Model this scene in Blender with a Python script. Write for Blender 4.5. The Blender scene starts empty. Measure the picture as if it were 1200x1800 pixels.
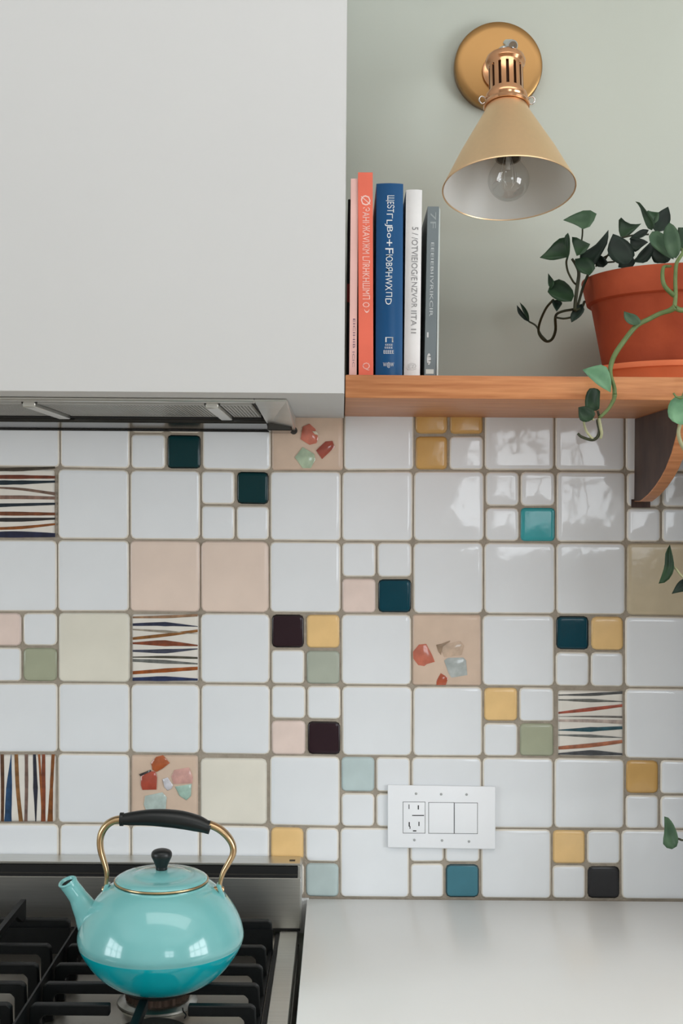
import bpy, bmesh, math, random
from mathutils import Vector, Matrix
random.seed(7)
S = bpy.context.scene
COL = S.collection
# ------------------------------------------------------------------ camera
CAMD, FPX, ZC, ROLL = 1.9, 2253.0, 1.485, 0.0075
cd = bpy.data.cameras.new('camera'); cam = bpy.data.objects.new('camera', cd); COL.objects.link(cam)
cd.sensor_fit = 'HORIZONTAL'; cd.sensor_width = 36.0; cd.lens = 36.0 * FPX / 1200.0
right = Vector((1, 0, ROLL)).normalized(); back = Vector((0, -1, 0)); up = back.cross(right).normalized()
m = Matrix((right, up, back)).transposed().to_4x4(); m.translation = Vector((0, -CAMD, ZC))
cam.matrix_world = m; cd.clip_start = 0.05; S.camera = cam
# ------------------------------------------------------------------ world, lights, exposure
W = bpy.data.worlds.new('sky'); S.world = W; W.use_nodes = True
bg = W.node_tree.nodes['Background']; bg.inputs[0].default_value = (0.80, 0.90, 1.0, 1); bg.inputs[1].default_value = 1.0
def area(name, loc, target, sx, sy, watts, col):
    l = bpy.data.lights.new(name, 'AREA'); l.shape = 'RECTANGLE'; l.size = sx; l.size_y = sy; l.energy = watts; l.color = col
    o = bpy.data.objects.new(name, l); COL.objects.link(o); o.location = loc
    o.rotation_euler = (Vector(target) - Vector(loc)).to_track_quat('-Z', 'Y').to_euler(); return o
area('window_light_left', (-2.92, -2.1, 1.50), (0, -2.1, 1.45), 1.7, 1.35, 48, (0.90, 0.96, 1.0))
area('window_light_right', (2.42, -2.0, 1.50), (0, -2.0, 1.50), 1.7, 1.35, 53, (0.96, 0.98, 1.0))
area('window_light_corner', (1.05, -4.02, 1.72), (1.05, 0, 1.72), 0.84, 0.78, 11, (0.90, 0.96, 1.0))
area('added_ceiling_fill', (0.3, -1.25, 2.70), (0.3, -1.25, 0), 2.0, 0.7, 10, (1.0, 0.99, 0.97))  # added lamp to brighten the counter; no such fixture is known
vs = S.view_settings; vs.view_transform = 'Standard'; vs.look = 'None'; vs.gamma = 1; vs.exposure = 0.0
try: vs.use_curve_mapping = False
except Exception: pass

def P(px, py, d=0.0):
    u, v = px - 600.0, py - 900.0
    X, Y = u + ROLL * v, v - ROLL * u
    k = (CAMD - d) / FPX
    return Vector((X * k, -d, ZC - Y * k))
def lin(c): return tuple(((x / 255.0) / 12.92 if x / 255.0 <= 0.04045 else ((x / 255.0 + 0.055) / 1.055) ** 2.4) for x in c)
# ------------------------------------------------------------------ materials
MATS = {}
def mat(name, c, rough=0.5, metal=0.0, var=0.06, scale=12.0, stretch=(1, 1, 1), bump=0.0, bscale=None, coat=0.0, trans=0.0, ior=1.45, c2=None, sss=0.0, spec=0.5, aniso=0.0, lo=0.35, hi=0.65, detail=4):
    if name in MATS: return MATS[name]
    M = bpy.data.materials.new(name); M.use_nodes = True; nt = M.node_tree; b = nt.nodes['Principled BSDF']
    L = lin(c); dk = lin(c2) if c2 else tuple(x * (1 - var) for x in L); lt = L if c2 else tuple(min(1, x * (1 + var)) for x in L)
    tc = nt.nodes.new('ShaderNodeTexCoord'); mp = nt.nodes.new('ShaderNodeMapping'); mp.inputs['Scale'].default_value = stretch
    nt.links.new(tc.outputs['Object'], mp.inputs['Vector'])
    n = nt.nodes.new('ShaderNodeTexNoise'); n.inputs['Scale'].default_value = scale; n.inputs['Detail'].default_value = detail
    nt.links.new(mp.outputs[0], n.inputs['Vector'])
    r = nt.nodes.new('ShaderNodeValToRGB'); r.color_ramp.elements[0].position = lo; r.color_ramp.elements[1].position = hi
    r.color_ramp.elements[0].color = (*dk, 1); r.color_ramp.elements[1].color = (*lt, 1)
    nt.links.new(n.outputs['Fac'], r.inputs[0]); nt.links.new(r.outputs[0], b.inputs['Base Color'])
    b.inputs['Roughness'].default_value = rough; b.inputs['Metallic'].default_value = metal
    b.inputs['IOR'].default_value = ior; b.inputs['Transmission Weight'].default_value = trans
    b.inputs['Coat Weight'].default_value = coat; b.inputs['Coat Roughness'].default_value = 0.04
    b.inputs['Specular IOR Level'].default_value = spec
    if aniso: b.inputs['Anisotropic'].default_value = aniso
    if bump:
        n2 = nt.nodes.new('ShaderNodeTexNoise'); n2.inputs['Scale'].default_value = bscale or scale; n2.inputs['Detail'].default_value = 3
        nt.links.new(mp.outputs[0], n2.inputs['Vector'])
        bp = nt.nodes.new('ShaderNodeBump'); bp.inputs['Strength'].default_value = bump; bp.inputs['Distance'].default_value = 0.01
        nt.links.new(n2.outputs['Fac'], bp.inputs['Height']); nt.links.new(bp.outputs[0], b.inputs['Normal'])
        if coat: nt.links.new(bp.outputs[0], b.inputs['Coat Normal'])
    MATS[name] = M; return M
plaster = mat('sage_plaster', (200, 206, 197), 0.8, var=0.015, scale=3, bump=0.02, bscale=60)
white_paint = mat('white_paint', (216, 217, 216), 0.7, var=0.012, scale=2.5, bump=0.02, bscale=45)
room_paint = mat('room_paint', (186, 185, 180), 0.8, var=0.01, scale=2)
floor_wood = mat('floor_wood', (186, 162, 136), 0.5, var=0.15, scale=6, stretch=(1, 8, 1))
grout = mat('grout', (158, 148, 134), 0.9, var=0.10, scale=60, bump=0.25, bscale=300)
oak = mat('oak', (206, 142, 94), 0.45, c2=(172, 108, 66), scale=9, stretch=(1.2, 14, 22), bump=0.06, bscale=14, lo=0.3, hi=0.7, detail=8)
oak_dark = mat('oak_shaded_side', (76, 56, 48), 0.55, c2=(54, 38, 33), scale=8, stretch=(16, 3, 2), bump=0.05)  # darker copy of the oak: holds the shade of the bracket's sides
steel = mat('stainless', (206, 205, 200), 0.34, 1.0, var=0.05, scale=10, stretch=(1, 40, 40), aniso=0.4)
steel_dark = mat('stainless_cooktop', (190, 184, 174), 0.30, 0.95, var=0.10, scale=7, stretch=(1, 1, 1))
steel_rail = mat('polished_rail', (86, 86, 85), 0.18, 1.0, var=0.04, scale=10)
chrome = mat('chrome', (205, 205, 205), 0.12, 1.0, var=0.03)
mesh_grey = mat('filter_mesh', (176, 176, 172), 0.42, 0.6, var=0.05)
black_gap = mat('black_recess', (14, 14, 14), 0.6, var=0.1)
brass = mat('brushed_brass', (252, 216, 172), 0.36, 1.0, var=0.01, scale=6, stretch=(30, 30, 1), aniso=0.3)
brass_plate = mat('satin_brass', (166, 128, 82), 0.34, 1.0, var=0.03, scale=5)
copper = mat('rose_brass', (226, 170, 128), 0.20, 1.0, var=0.04)
slot_dark = mat('slot_shadow', (70, 40, 22), 0.5, 0.5)
lamp_white = mat('enamel_white', (226, 228, 224), 0.4, var=0.015)
def thin_glass(name):
    M = bpy.data.materials.new(name); M.use_nodes = True; nt = M.node_tree; nt.nodes.remove(nt.nodes['Principled BSDF'])
    t = nt.nodes.new('ShaderNodeBsdfTransparent'); t.inputs[0].default_value = (0.95, 0.96, 0.96, 1); g_ = nt.nodes.new('ShaderNodeBsdfGlossy'); g_.inputs['Roughness'].default_value = 0.03
    f0 = nt.nodes.new('ShaderNodeLayerWeight'); f0.inputs[0].default_value = 0.18; f_ = nt.nodes.new('ShaderNodeMath'); f_.operation = 'MULTIPLY_ADD'; f_.inputs[1].default_value = 0.30; f_.inputs[2].default_value = 0.10; nt.links.new(f0.outputs['Facing'], f_.inputs[0]); mx = nt.nodes.new('ShaderNodeMixShader')
    nt.links.new(f_.outputs[0], mx.inputs[0]); nt.links.new(t.outputs[0], mx.inputs[1]); nt.links.new(g_.outputs[0], mx.inputs[2]); nt.links.new(mx.outputs[0], nt.nodes['Material Output'].inputs[0])
    MATS[name] = M; return M
glass = thin_glass('bulb_glass') or mat('bulb_glass', (255, 255, 255), 0.0, 0, var=0.0, trans=1.0, ior=1.15)
socket_grey = mat('socket_ring', (140, 132, 120), 0.45, 0.3)
terra = mat('terracotta', (172, 74, 38), 0.75, var=0.10, scale=14, bump=0.05, bscale=120, c2=(152, 60, 28))
terra2 = mat('terracotta_saucer', (224, 118, 74), 0.7, var=0.06, scale=14, bump=0.04, bscale=120)
soil = mat('soil', (50, 36, 26), 0.95, var=0.3, scale=80, bump=0.5)
leaf_dark = mat('leaf_dark', (40, 66, 40), 0.46, var=0.25, scale=30, spec=0.35, c2=(22, 42, 27))
leaf_deep = mat('leaf_deep', (25, 42, 31), 0.48, var=0.25, scale=30, spec=0.3, c2=(15, 28, 22))
leaf_mid = mat('leaf_mid', (72, 98, 72), 0.46, var=0.2, scale=30, spec=0.4, c2=(50, 76, 54))
leaf_pale = mat('leaf_pale', (112, 156, 118), 0.42, var=0.2, scale=30, c2=(86, 130, 96))
stem_green = mat('stem_green', (104, 122, 74), 0.5, var=0.15, scale=60, c2=(84, 104, 58))
stem_dark = mat('stem_dark', (48, 52, 32), 0.55, var=0.2, scale=60)
stem_pale = mat('stem_pale', (158, 158, 122), 0.5, var=0.15, scale=60)
kettle_teal = mat('kettle_enamel', (122, 187, 187), 0.16, var=0.03, scale=4, coat=0.6, c2=(114, 182, 182), bump=0.012, bscale=9)  # paler teal carries the ceiling's sheen in its colour
kettle_shaded = mat('kettle_enamel_shaded', (10, 180, 190), 0.18, var=0.04, scale=5, coat=0.4, c2=(8, 168, 180))  # same enamel; shade of the downward-facing lower body put into the colour
kettle_gold = mat('kettle_brass', (204, 174, 134), 0.28, 1.0, var=0.05)
black_plastic = mat('black_grip', (22, 26, 27), 0.38, var=0.15, scale=30)
iron = mat('cast_iron', (10, 13, 14), 0.48, spec=0.3, var=0.2, scale=120, bump=0.05, bscale=400)
burner_black = mat('burner_enamel', (46, 43, 38), 0.55, var=0.2, scale=40)
stone = mat('white_quartz', (241, 242, 240), 0.32, var=0.012, scale=5, ior=1.7)
cabinet_paint = mat('cabinet_paint', (205, 205, 200), 0.6)
plastic_white = mat('switch_plastic', (242, 244, 247), 0.35, var=0.008)
line_grey = mat('seam_grey', (120, 120, 122), 0.6)
slot_black = mat('slot_black', (30, 30, 32), 0.6)
# ------------------------------------------------------------------ object helpers
ORG = {}
def finish(name, bm, mats, parent=None, origin=None, smooth=False, angle=None):
    if not isinstance(mats, (list, tuple)): mats = [mats]
    xs = [v.co for v in bm.verts]
    if origin is None:
        mn = Vector((min(c.x for c in xs), min(c.y for c in xs), min(c.z for c in xs))); mx = Vector((max(c.x for c in xs), max(c.y for c in xs), max(c.z for c in xs)))
        origin = Vector(((mn.x + mx.x) / 2, (mn.y + mx.y) / 2, mn.z if parent is None else (mn.z + mx.z) / 2))
    for v in bm.verts: v.co -= origin
    bmesh.ops.recalc_face_normals(bm, faces=bm.faces)
    for f in bm.faces: f.smooth = smooth
    me = bpy.data.meshes.new(name); bm.to_mesh(me); bm.free()
    for mm in mats: me.materials.append(mm)
    if smooth and angle is not None:
        try: me.set_sharp_from_angle(angle=math.radians(angle))
        except Exception: pass
    o = bpy.data.objects.new(name, me); COL.objects.link(o); ORG[o] = origin
    if parent is not None: o.parent = parent; o.location = origin - ORG[parent]
    else: o.location = origin
    return o
def tag(o, label=None, cat=None, group=None, kind=None):
    if label: o['label'] = label
    if cat: o['category'] = cat
    if group: o['group'] = group
    if kind: o['kind'] = kind
    return o
def thing(name, loc, label, cat, group=None):
    o = bpy.data.objects.new(name, None); COL.objects.link(o); o.location = loc; o.empty_display_size = 0.02; ORG[o] = Vector(loc)
    return tag(o, label, cat, group)
def hexa(bm, pts, mi=0):   # pts: 8 points, bottom loop 4 then top loop 4
    v = [bm.verts.new(p) for p in pts]
    for q in ((3, 2, 1, 0), (4, 5, 6, 7), (0, 1, 5, 4), (1, 2, 6, 5), (2, 3, 7, 6), (3, 0, 4, 7)):
        f = bm.faces.new([v[i] for i in q]); f.material_index = mi
    return v
def box(bm, x0, x1, y0, y1, z0, z1, mi=0):
    return hexa(bm, [(x0, y0, z0), (x1, y0, z0), (x1, y1, z0), (x0, y1, z0), (x0, y0, z1), (x1, y0, z1), (x1, y1, z1), (x0, y1, z1)], mi)
def bevel(bm, w, seg=2, edges=None):
    bmesh.ops.bevel(bm, geom=list(edges or bm.edges), offset=w, segments=seg, profile=0.5, affect='EDGES', clamp_overlap=True)
def boxobj(name, b, mats, parent=None, bev=0.0, seg=2):
    bm = bmesh.new(); box(bm, *b)
    if bev: bevel(bm, bev, seg)
    return finish(name, bm, mats, parent, smooth=bev > 0, angle=40)
def lathe(bm, prof, M=None, n=48, mi=0, mifn=None, closed=False, rfn=None):
    M = M or Matrix.Identity(4); rings = []
    for k, (r, z) in enumerate(prof):
        if r < 1e-6: rings.append([bm.verts.new(M @ Vector((0, 0, z)))])
        else: rings.append([bm.verts.new(M @ Vector(((rfn(k, i, r) if rfn else r) * math.cos(2 * math.pi * i / n), (rfn(k, i, r) if rfn else r) * math.sin(2 * math.pi * i / n), z))) for i in range(n)])
    rr = list(range(len(rings) - 1)) + ([len(rings) - 1] if closed else [])
    for k in rr:
        a, b = rings[k], rings[(k + 1) % len(rings)]
        for i in range(n):
            j = (i + 1) % n
            if len(a) == 1 and len(b) == 1: continue
            if len(a) == 1: f = bm.faces.new((a[0], b[i], b[j]))
            elif len(b) == 1: f = bm.faces.new((a[i], a[j], b[0]))
            else: f = bm.faces.new((a[i], a[j], b[j], b[i]))
            f.material_index = mifn(k, i) if mifn else mi
    return rings
def crom(pts, per=4):
    pts = [Vector(p) for p in pts]
    if len(pts) < 3: return [pts[0].lerp(pts[-1], i / per) for i in range(per + 1)]
    q = [pts[0] * 2 - pts[1]] + pts + [pts[-1] * 2 - pts[-2]]; out = []
    for i in range(1, len(q) - 2):
        p0, p1, p2, p3 = q[i - 1:i + 3]
        for s in range(per):
            t = s / per
            out.append(0.5 * ((2 * p1) + (p2 - p0) * t + (2 * p0 - 5 * p1 + 4 * p2 - p3) * t * t + (3 * p1 - p0 - 3 * p2 + p3) * t ** 3))
    out.append(pts[-1]); return out
def tube(bm, pts, rad, seg=8, per=4, flat=None, mi=0, upv=Vector((0, 1, 0))):
    P_ = crom(pts, per); N = len(P_)
    if isinstance(rad, (int, float)): R = [rad] * N
    else:
        R = []
        for i in range(N):
            t = i / (N - 1) * (len(rad) - 1); k = min(int(t), len(rad) - 2); R.append(rad[k] + (rad[k + 1] - rad[k]) * (t - k))
    rings = []; prev = None
    for i in range(N):
        T = (P_[min(i + 1, N - 1)] - P_[max(i - 1, 0)]).normalized()
        A = upv - T * upv.dot(T)
        if A.length < 0.15: A = (prev - T * prev.dot(T)) if prev else Vector((1, 0, 0)) - T * T.x
        A.normalize(); prev = A; B = T.cross(A)
        fa = flat if flat else 1.0
        rings.append([bm.verts.new(P_[i] + A * (math.cos(2 * math.pi * s / seg) * R[i] * fa) + B * (math.sin(2 * math.pi * s / seg) * R[i])) for s in range(seg)])
    for i in range(N - 1):
        for s in range(seg):
            f = bm.faces.new((rings[i][s], rings[i][(s + 1) % seg], rings[i + 1][(s + 1) % seg], rings[i + 1][s])); f.material_index = mi
    bm.faces.new(rings[0][::-1]).material_index = mi; bm.faces.new(rings[-1]).material_index = mi
def prism(bm, loop0, loop1, mi=0):
    a = [bm.verts.new(p) for p in loop0]; b = [bm.verts.new(p) for p in loop1]; n = len(a)
    bm.faces.new(a[::-1]).material_index = mi; bm.faces.new(b).material_index = mi
    for i in range(n): bm.faces.new((a[i], a[(i + 1) % n], b[(i + 1) % n], b[i])).material_index = mi
    return a, b

# ================================================================== the room
def struct(name, b, m_, parent=None): return tag(boxobj(name, b, m_, parent), kind='structure')
GY = 0.0065                      # the grout and plaster face lies this far behind the tile face
wall_back = tag(boxobj('wall_back', (-3.0, 2.6, GY, 0.14, 0.0, 2.75), plaster), 'pale sage green plaster wall behind the shelf and lamp', kind='structure')
struct('floor', (-3.0, 2.6, -4.2, GY, -0.08, 0.0), floor_wood)
struct('ceiling', (-3.0, 2.6, -4.2, GY, 2.75, 2.85), mat('ceiling_paint', (236, 236, 234), 0.8, var=0.01))
def wall_with_window(name, ax, pos, th, a0, a1, w0, w1, z0, z1):
    bm = bmesh.new()
    for (p, q, r, s) in ((a0, w0, 0, 2.75), (w1, a1, 0, 2.75), (w0, w1, 0, z0), (w0, w1, z1, 2.75)):
        if ax == 'y': box(bm, p, q, pos - th, pos, r, s)
        else: box(bm, pos, pos + th, p, q, r, s)
    return tag(finish(name, bm, room_paint), kind='structure')
wall_with_window('wall_front', 'y', -4.08, 0.12, -3.0, 2.6, 0.61, 1.49, 1.31, 2.13)
wall_with_window('wall_left', 'x', -3.1, 0.1, -4.2, 0.14, -2.95, -1.25, 0.82, 2.18)
wall_with_window('wall_right', 'x', 2.5, 0.1, -4.2, 0.14, -2.85, -1.15, 0.82, 2.18)
def muntins(name, ax, pos, w0, w1, z0, z1, nx, nz):
    bm = bmesh.new(); t = 0.022
    def bar(a, b, c, d):
        if ax == 'y': box(bm, a, b, pos - 0.02, pos + 0.02, c, d)
        else: box(bm, pos - 0.02, pos + 0.02, a, b, c, d)
    for i in range(nx + 1):
        x = w0 + (w1 - w0) * i / nx; bar(x - t, x + t, z0, z1)
    for k in range(nz + 1):
        z = z0 + (z1 - z0) * k / nz
        for i in range(nx):
            xa = w0 + (w1 - w0) * i / nx + t; xb = w0 + (w1 - w0) * (i + 1) / nx - t; bar(xa, xb, z - t, z + t)
    return tag(finish(name, bm, white_paint), kind='structure')
muntins('window_1', 'y', -3.97, 0.63, 1.47, 1.33, 2.11, 2, 2)
muntins('window_2', 'x', -2.87, -2.93, -1.27, 0.84, 2.16, 3, 2)
muntins('window_3', 'x', 2.37, -2.83, -1.17, 0.84, 2.16, 3, 2)

# ================================================================== tiled backsplash (children of the wall)
XL = {  # x of the vertical joints for each row
 0: [-146, -20, 105, 228.5, 355, 476.5, 603.5, 727.8, 850.5, 974.8, 1098.4, 1222, 1346],
 1: [-150, -24, 100.8, 227.5, 352.5, 474, 600, 726, 851.5, 977, 1100, 1223, 1347],
 2: [-150, -24, 100.5, 227.5, 352, 473, 599.5, 725, 850, 976.4, 1100.4, 1224, 1348],
 3: [-150, -23, 102, 229, 351.5, 475, 599, 723.7, 846.7, 974.8, 1097.4, 1222, 1346],
 4: [-150, -23, 102, 229, 352, 475.5, 600, 724.7, 848.3, 974.8, 1097.6, 1222, 1346],
 5: [-152, -25, 100.5, 228.5, 350, 473, 598, 722, 847, 973, 1098, 1221, 1345],
 6: [-148, -22, 104, 230, 351, 474, 596.5, 719.8, 844, 969, 1091, 1217, 1341]}
YT = {  # y of the horizontal joints, per column -1..10
 0: [694, 695, 697, 698.5, 700, 701, 702, 703, 703, 703, 703, 703],
 1: [820, 820.5, 824, 825, 826.7, 828, 827, 827, 827.5, 827.5, 829, 830],
 2: [947, 948, 948, 949.5, 950, 951, 952, 952, 952.5, 953, 954, 955],
 3: [1075, 1076, 1075, 1076.5, 1077, 1078, 1078.5, 1079, 1080, 1080.5, 1083, 1084],
 4: [1199, 1199.5, 1199.5, 1201, 1202, 1203.5, 1205, 1206, 1206.5, 1207.5, 1209.5, 1210],
 5: [1323, 1323, 1324, 1325.5, 1326.6, 1328, 1329.5, 1330, 1330.5, 1332, 1335, 1336],
 6: [1446, 1447, 1448, 1449, 1450.6, 1452.7, 1455, 1455.7, 1456.5, 1457.5, 1458, 1459],
 7: [1572, 1573, 1574, 1575, 1576, 1577, 1579, 1579, 1580, 1581, 1582, 1583]}
TILE_COL = {'W': (229, 232, 235), 'P': (228, 208, 194), 'K': (230, 210, 200), 'C': (226, 222, 208), 'I': (230, 225, 212), 'B': (200, 186, 158),
 'T': (8, 52, 56), 'D': (6, 62, 76), 'A': (58, 160, 166), 'M': (46, 30, 36), 'Y': (234, 196, 136), 'O': (204, 162, 98), 'S': (166, 170, 146),  # O is the yellow tile with shelf shade put into its colour
 'G': (172, 178, 164), 'L': (186, 202, 202), 'U': (70, 122, 136), 'X': (48, 48, 50), 'F': (212, 188, 168), 'H': (226, 221, 212), 'V': (226, 221, 212)}
TILE_LABEL = {'P': 'peach glazed tile', 'K': 'pale pink glazed tile', 'C': 'pale cream glazed tile', 'I': 'ivory glazed tile', 'B': 'beige glazed tile',
 'T': 'dark green teal small tile', 'D': 'deep teal small tile', 'A': 'aqua glazed small tile', 'M': 'dark plum small tile', 'Y': 'yellow glazed small tile',
 'O': 'yellow glazed small tile coloured as in shade', 'S': 'sage green small tile', 'G': 'grey green small tile', 'L': 'pale blue small tile', 'U': 'steel blue small tile',
 'X': 'charcoal small tile', 'F': 'peach tile with glass fragments', 'H': 'cream tile with painted horizontal stripes', 'V': 'cream tile with painted vertical stripes'}
def tmat(k):
    c = TILE_COL[k]; dark = sum(c) < 330
    r = {'W': 0.06, 'P': 0.22, 'C': 0.22, 'I': 0.25, 'F': 0.22, 'H': 0.3, 'V': 0.3}.get(k, 0.14)
    face = mat('tile_' + k, c, r, var=0.02 if k == 'W' else 0.05, scale=9 if k in 'WPCI' else 25, bump=0.10 if k == 'W' else 0.09, bscale=14 if k == 'W' else 20, spec=0.28 if dark else 0.5)
    if k == 'W': ec = (222, 216, 205)
    elif dark: ec = tuple(int(x * 0.6) for x in c)
    else: ec = tuple(min(255, int(x * 0.93)) for x in c)
    return [face, mat('tile_edge_' + k, ec, 0.25, var=0.04, scale=40)]
CELLS = [  # columns -1..10 ; four letters = four quarter tiles TL TR BL BR
 ['W', 'W', 'W', 'WWWT', 'W', 'F', 'W', 'OOOW', 'W', 'W', 'W', 'W'],
 ['W', 'H', 'W', 'W', 'WTWW', 'W', 'W', 'W', 'WWWA', 'W', 'WWWW', 'W'],
 ['W', 'W', 'W', 'P', 'P', 'W', 'WWKD', 'W', 'W', 'W', 'B', 'W'],
 ['W', 'KWWS', 'C', 'H', 'W', 'MYWG', 'W', 'F', 'W', 'DYWW', 'W', 'W'],
 ['W', 'W', 'W', 'W', 'W', 'WWKM', 'W', 'W', 'YWWS', 'H', 'W', 'W'],
 ['W', 'V', 'W', 'F', 'I', 'W', 'LWWW', 'W', 'W', 'W', 'OWWW', 'W'],
 ['W', 'W', 'W', 'W', 'W', 'YWWL', 'W', 'WWWU', 'W', 'YWWX', 'W', 'W']]
def tile(k, q, small, extra=(0, 0, 0, 0)):
    """q: corners TL TR BR BL in joint coordinates; shrink to leave the joint"""
    g = 1.7 if small else 1.2
    if k in 'HV': g = 3.2
    if k in 'TDMUXYSOG': g = 2.4
    cx = sum(p[0] for p in q) / 4; cy = sum(p[1] for p in q) / 4
    cs = []
    for i, (x, y) in enumerate(q):
        jx, jy = random.uniform(-.35, .35), random.uniform(-.35, .35)
        x += (g + (extra[0] if x < cx else extra[2])) * (1 if x < cx else -1) + jx; y += (g + (extra[1] if y < cy else extra[3])) * (1 if y < cy else -1) + jy
        cs.append(Vector((x, y, 0)))
    R = 7.5 if small else (4 if k in 'HVF' else 8.5)
    R *= random.uniform(0.85, 1.15)
    def ring(ins, r):
        out = []
        cc = Vector((cx, cy, 0))
        for i in range(4):
            p = cs[i]; a = cs[i - 1]; b = cs[(i + 1) % 4]
            da = (a - p).normalized(); db = (b - p).normalized(); p2 = p + (da + db) * ins; rr = max(r - ins, 1.0)
            for t in (0.0, 0.5, 1.0):
                if t == 0.5: out.append(p2 + (da + db) * rr * 0.293)
                else: out.append(p2 + (da if t == 0 else db) * rr)
        return out
    tz = [random.uniform(-.0003, .0003) for _ in range(2)]
    tilt = (random.uniform(-1, 1) * 0.006, random.uniform(-1, 1) * 0.006)
    if small: tilt = (tilt[0] * 1.4, tilt[1] * 1.4)
    def W_(p, h):
        w = P(p.x, p.y, 0); w.y = -(h - 0.002) - (tilt[0] * (p.x - cx) + tilt[1] * (p.y - cy)) * 0.00084 - tz[0]; return w
    bm = bmesh.new()
    spec = [(0, R, -0.0075), (0, R, 0.0004), (0.9, R, 0.0014), (2.6, R, 0.0020), (9 if not small else 7, R + 4, 0.0023)]
    rings = []
    for (ins, r, h) in spec: rings.append([bm.verts.new(W_(p, h)) for p in ring(ins, r)])
    for a in range(len(rings) - 1):
        for i in range(12):
            f = bm.faces.new((rings[a][i], rings[a][(i + 1) % 12], rings[a + 1][(i + 1) % 12], rings[a + 1][i])); f.material_index = 1 if a < 3 else 0
    bm.faces.new(rings[-1]); bm.faces.new(rings[0][::-1])
    o = finish('tile', bm, tmat(k), wall_back, smooth=True, angle=50)
    if k in TILE_LABEL: o['label'] = TILE_LABEL[k]
    return o
TILES = {}
for r in range(7):
    for c in range(12):
        q = [(XL[r][c], YT[r][c]), (XL[r][c + 1], (YT[r][c] + YT[r][min(c + 1, 11)]) / 2 + 0.3), (XL[r][c + 1], (YT[r + 1][c] + YT[r + 1][min(c + 1, 11)]) / 2 + 0.3), (XL[r][c], YT[r + 1][c])]
        q[0] = (q[0][0], (YT[r][c] + YT[r][max(c - 1, 0)]) / 2 + 0.3); q[3] = (q[3][0], (YT[r + 1][c] + YT[r + 1][max(c - 1, 0)]) / 2 + 0.3)
        k = CELLS[r][c]
        if len(k) == 1:
            ex = (0, 0, 0, 0)
            if k == 'I': ex = (1, 5, 3, 1)
            if k == 'H' and r == 1: ex = (0, 0, 2, 2)
            if k == 'H' and r == 4: ex = (3, 3, 0, 1)
            if k == 'F' and r == 5: ex = (1, 1, 1, 0)
            TILES[(r, c)] = tile(k, q, False, ex)
        else:
            def bl(s, t):
                a = Vector(q[0]).lerp(Vector(q[1]), s); b = Vector(q[3]).lerp(Vector(q[2]), s); v = a.lerp(b, t); return (v.x, v.y)
            sx = 0.5 + random.uniform(-.008, .008); sy = 0.5 + random.uniform(-.008, .008)
            for i, kk in enumerate(k):
                s0, s1 = ((0, sx), (sx, 1))[i % 2]; t0, t1 = ((0, sy), (sy, 1))[i // 2]
                TILES[(r, c, i)] = tile(kk, [bl(s0, t0), bl(s1, t0), bl(s1, t1), bl(s0, t1)], True)
# grout bed: between the joint face and the plaster, one slab
bm = bmesh.new(); hexa(bm, [P(-190, 1590, -0.006), P(1500, 1600, -0.006), P(1500, 1600, -0.001), P(-190, 1590, -0.001), P(-190, 690, -0.006), P(1500, 704, -0.006), P(1500, 704, -0.001), P(-190, 690, -0.001)])
for v in bm.verts: v.co.y = 0.0062 if v.co.y > 0.003 else 0.0021
go = finish('grout_bed', bm, grout, wall_back); go['label'] = 'taupe grout between the tiles'; 
TF = 0.0008   # how far fragments / glaze strokes stand proud of the tile face (d of tile face ~0)
def stroke(parent, pts, ws, col, vertical=False):
    """painted glaze stroke: spindle through three points, widths in px"""
    bm = bmesh.new(); C_ = crom([Vector((x, y, 0)) for x, y in pts], 4); n = len(C_); A, B = [], []
    for i, p in enumerate(C_):
        t = i / (n - 1); w = (ws[0] * (1 - 2 * t) + ws[1] * 2 * t) if t < .5 else (ws[1] * (2 - 2 * t) + ws[2] * (2 * t - 1)); w = w / 2 * random.uniform(0.93, 1.07)
        o = (w, 0) if vertical else (0, w)
        A.append(Vector((p.x - o[0], p.y - o[1]))); B.append(Vector((p.x + o[0], p.y + o[1])))
    f_ = [bm.verts.new(P(a.x, a.y, TF)) for a in A]; g_ = [bm.verts.new(P(a.x, a.y, TF)) for a in B]
    m_ = [bm.verts.new(P((a.x + b.x) / 2, (a.y + b.y) / 2, TF + 0.0005)) for a, b in zip(A, B)]
    for i in range(n - 1):
        bm.faces.new((f_[i], f_[i + 1], m_[i + 1], m_[i])); bm.faces.new((m_[i], m_[i + 1], g_[i + 1], g_[i]))
    key = 'glaze_%d_%d_%d' % col
    return finish('painted_stripe', bm, mat(key, col, 0.35, c2=tuple(int(x * .72) for x in col), scale=70, stretch=(1, 1, 1)), parent, smooth=True)
def H(parent, ox, oy, sc, x0, x1, rows):
    for (yl, ym, yr, w0, w1, w2, col) in rows:
        stroke(parent, [(x0, oy + yl / sc), ((x0 + x1) / 2, oy + ym / sc), (x1, oy + yr / sc)], [w0 / sc, w1 / sc, w2 / sc], col)
H(TILES[(3, 3)], 220, 1070, 8.571, 233, 347.5, [(130, 122, 98, 30, 45, 35, (170, 134, 104)), (240, 232, 268, 40, 62, 8, (52, 58, 82)), (312, 345, 378, 20, 40, 6, (168, 158, 142)), (450, 398, 332, 40, 50, 38, (150, 100, 52)), (520, 520, 555, 30, 90, 20, (142, 76, 50)), (635, 640, 605, 30, 70, 15, (74, 78, 96)), (730, 728, 742, 15, 38, 30, (86, 82, 68)), (778, 800, 830, 42, 56, 18, (120, 122, 118)), (965, 930, 898, 50, 62, 50, (168, 90, 40)), (1062, 1054, 1068, 50, 75, 30, (46, 58, 98))])
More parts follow.
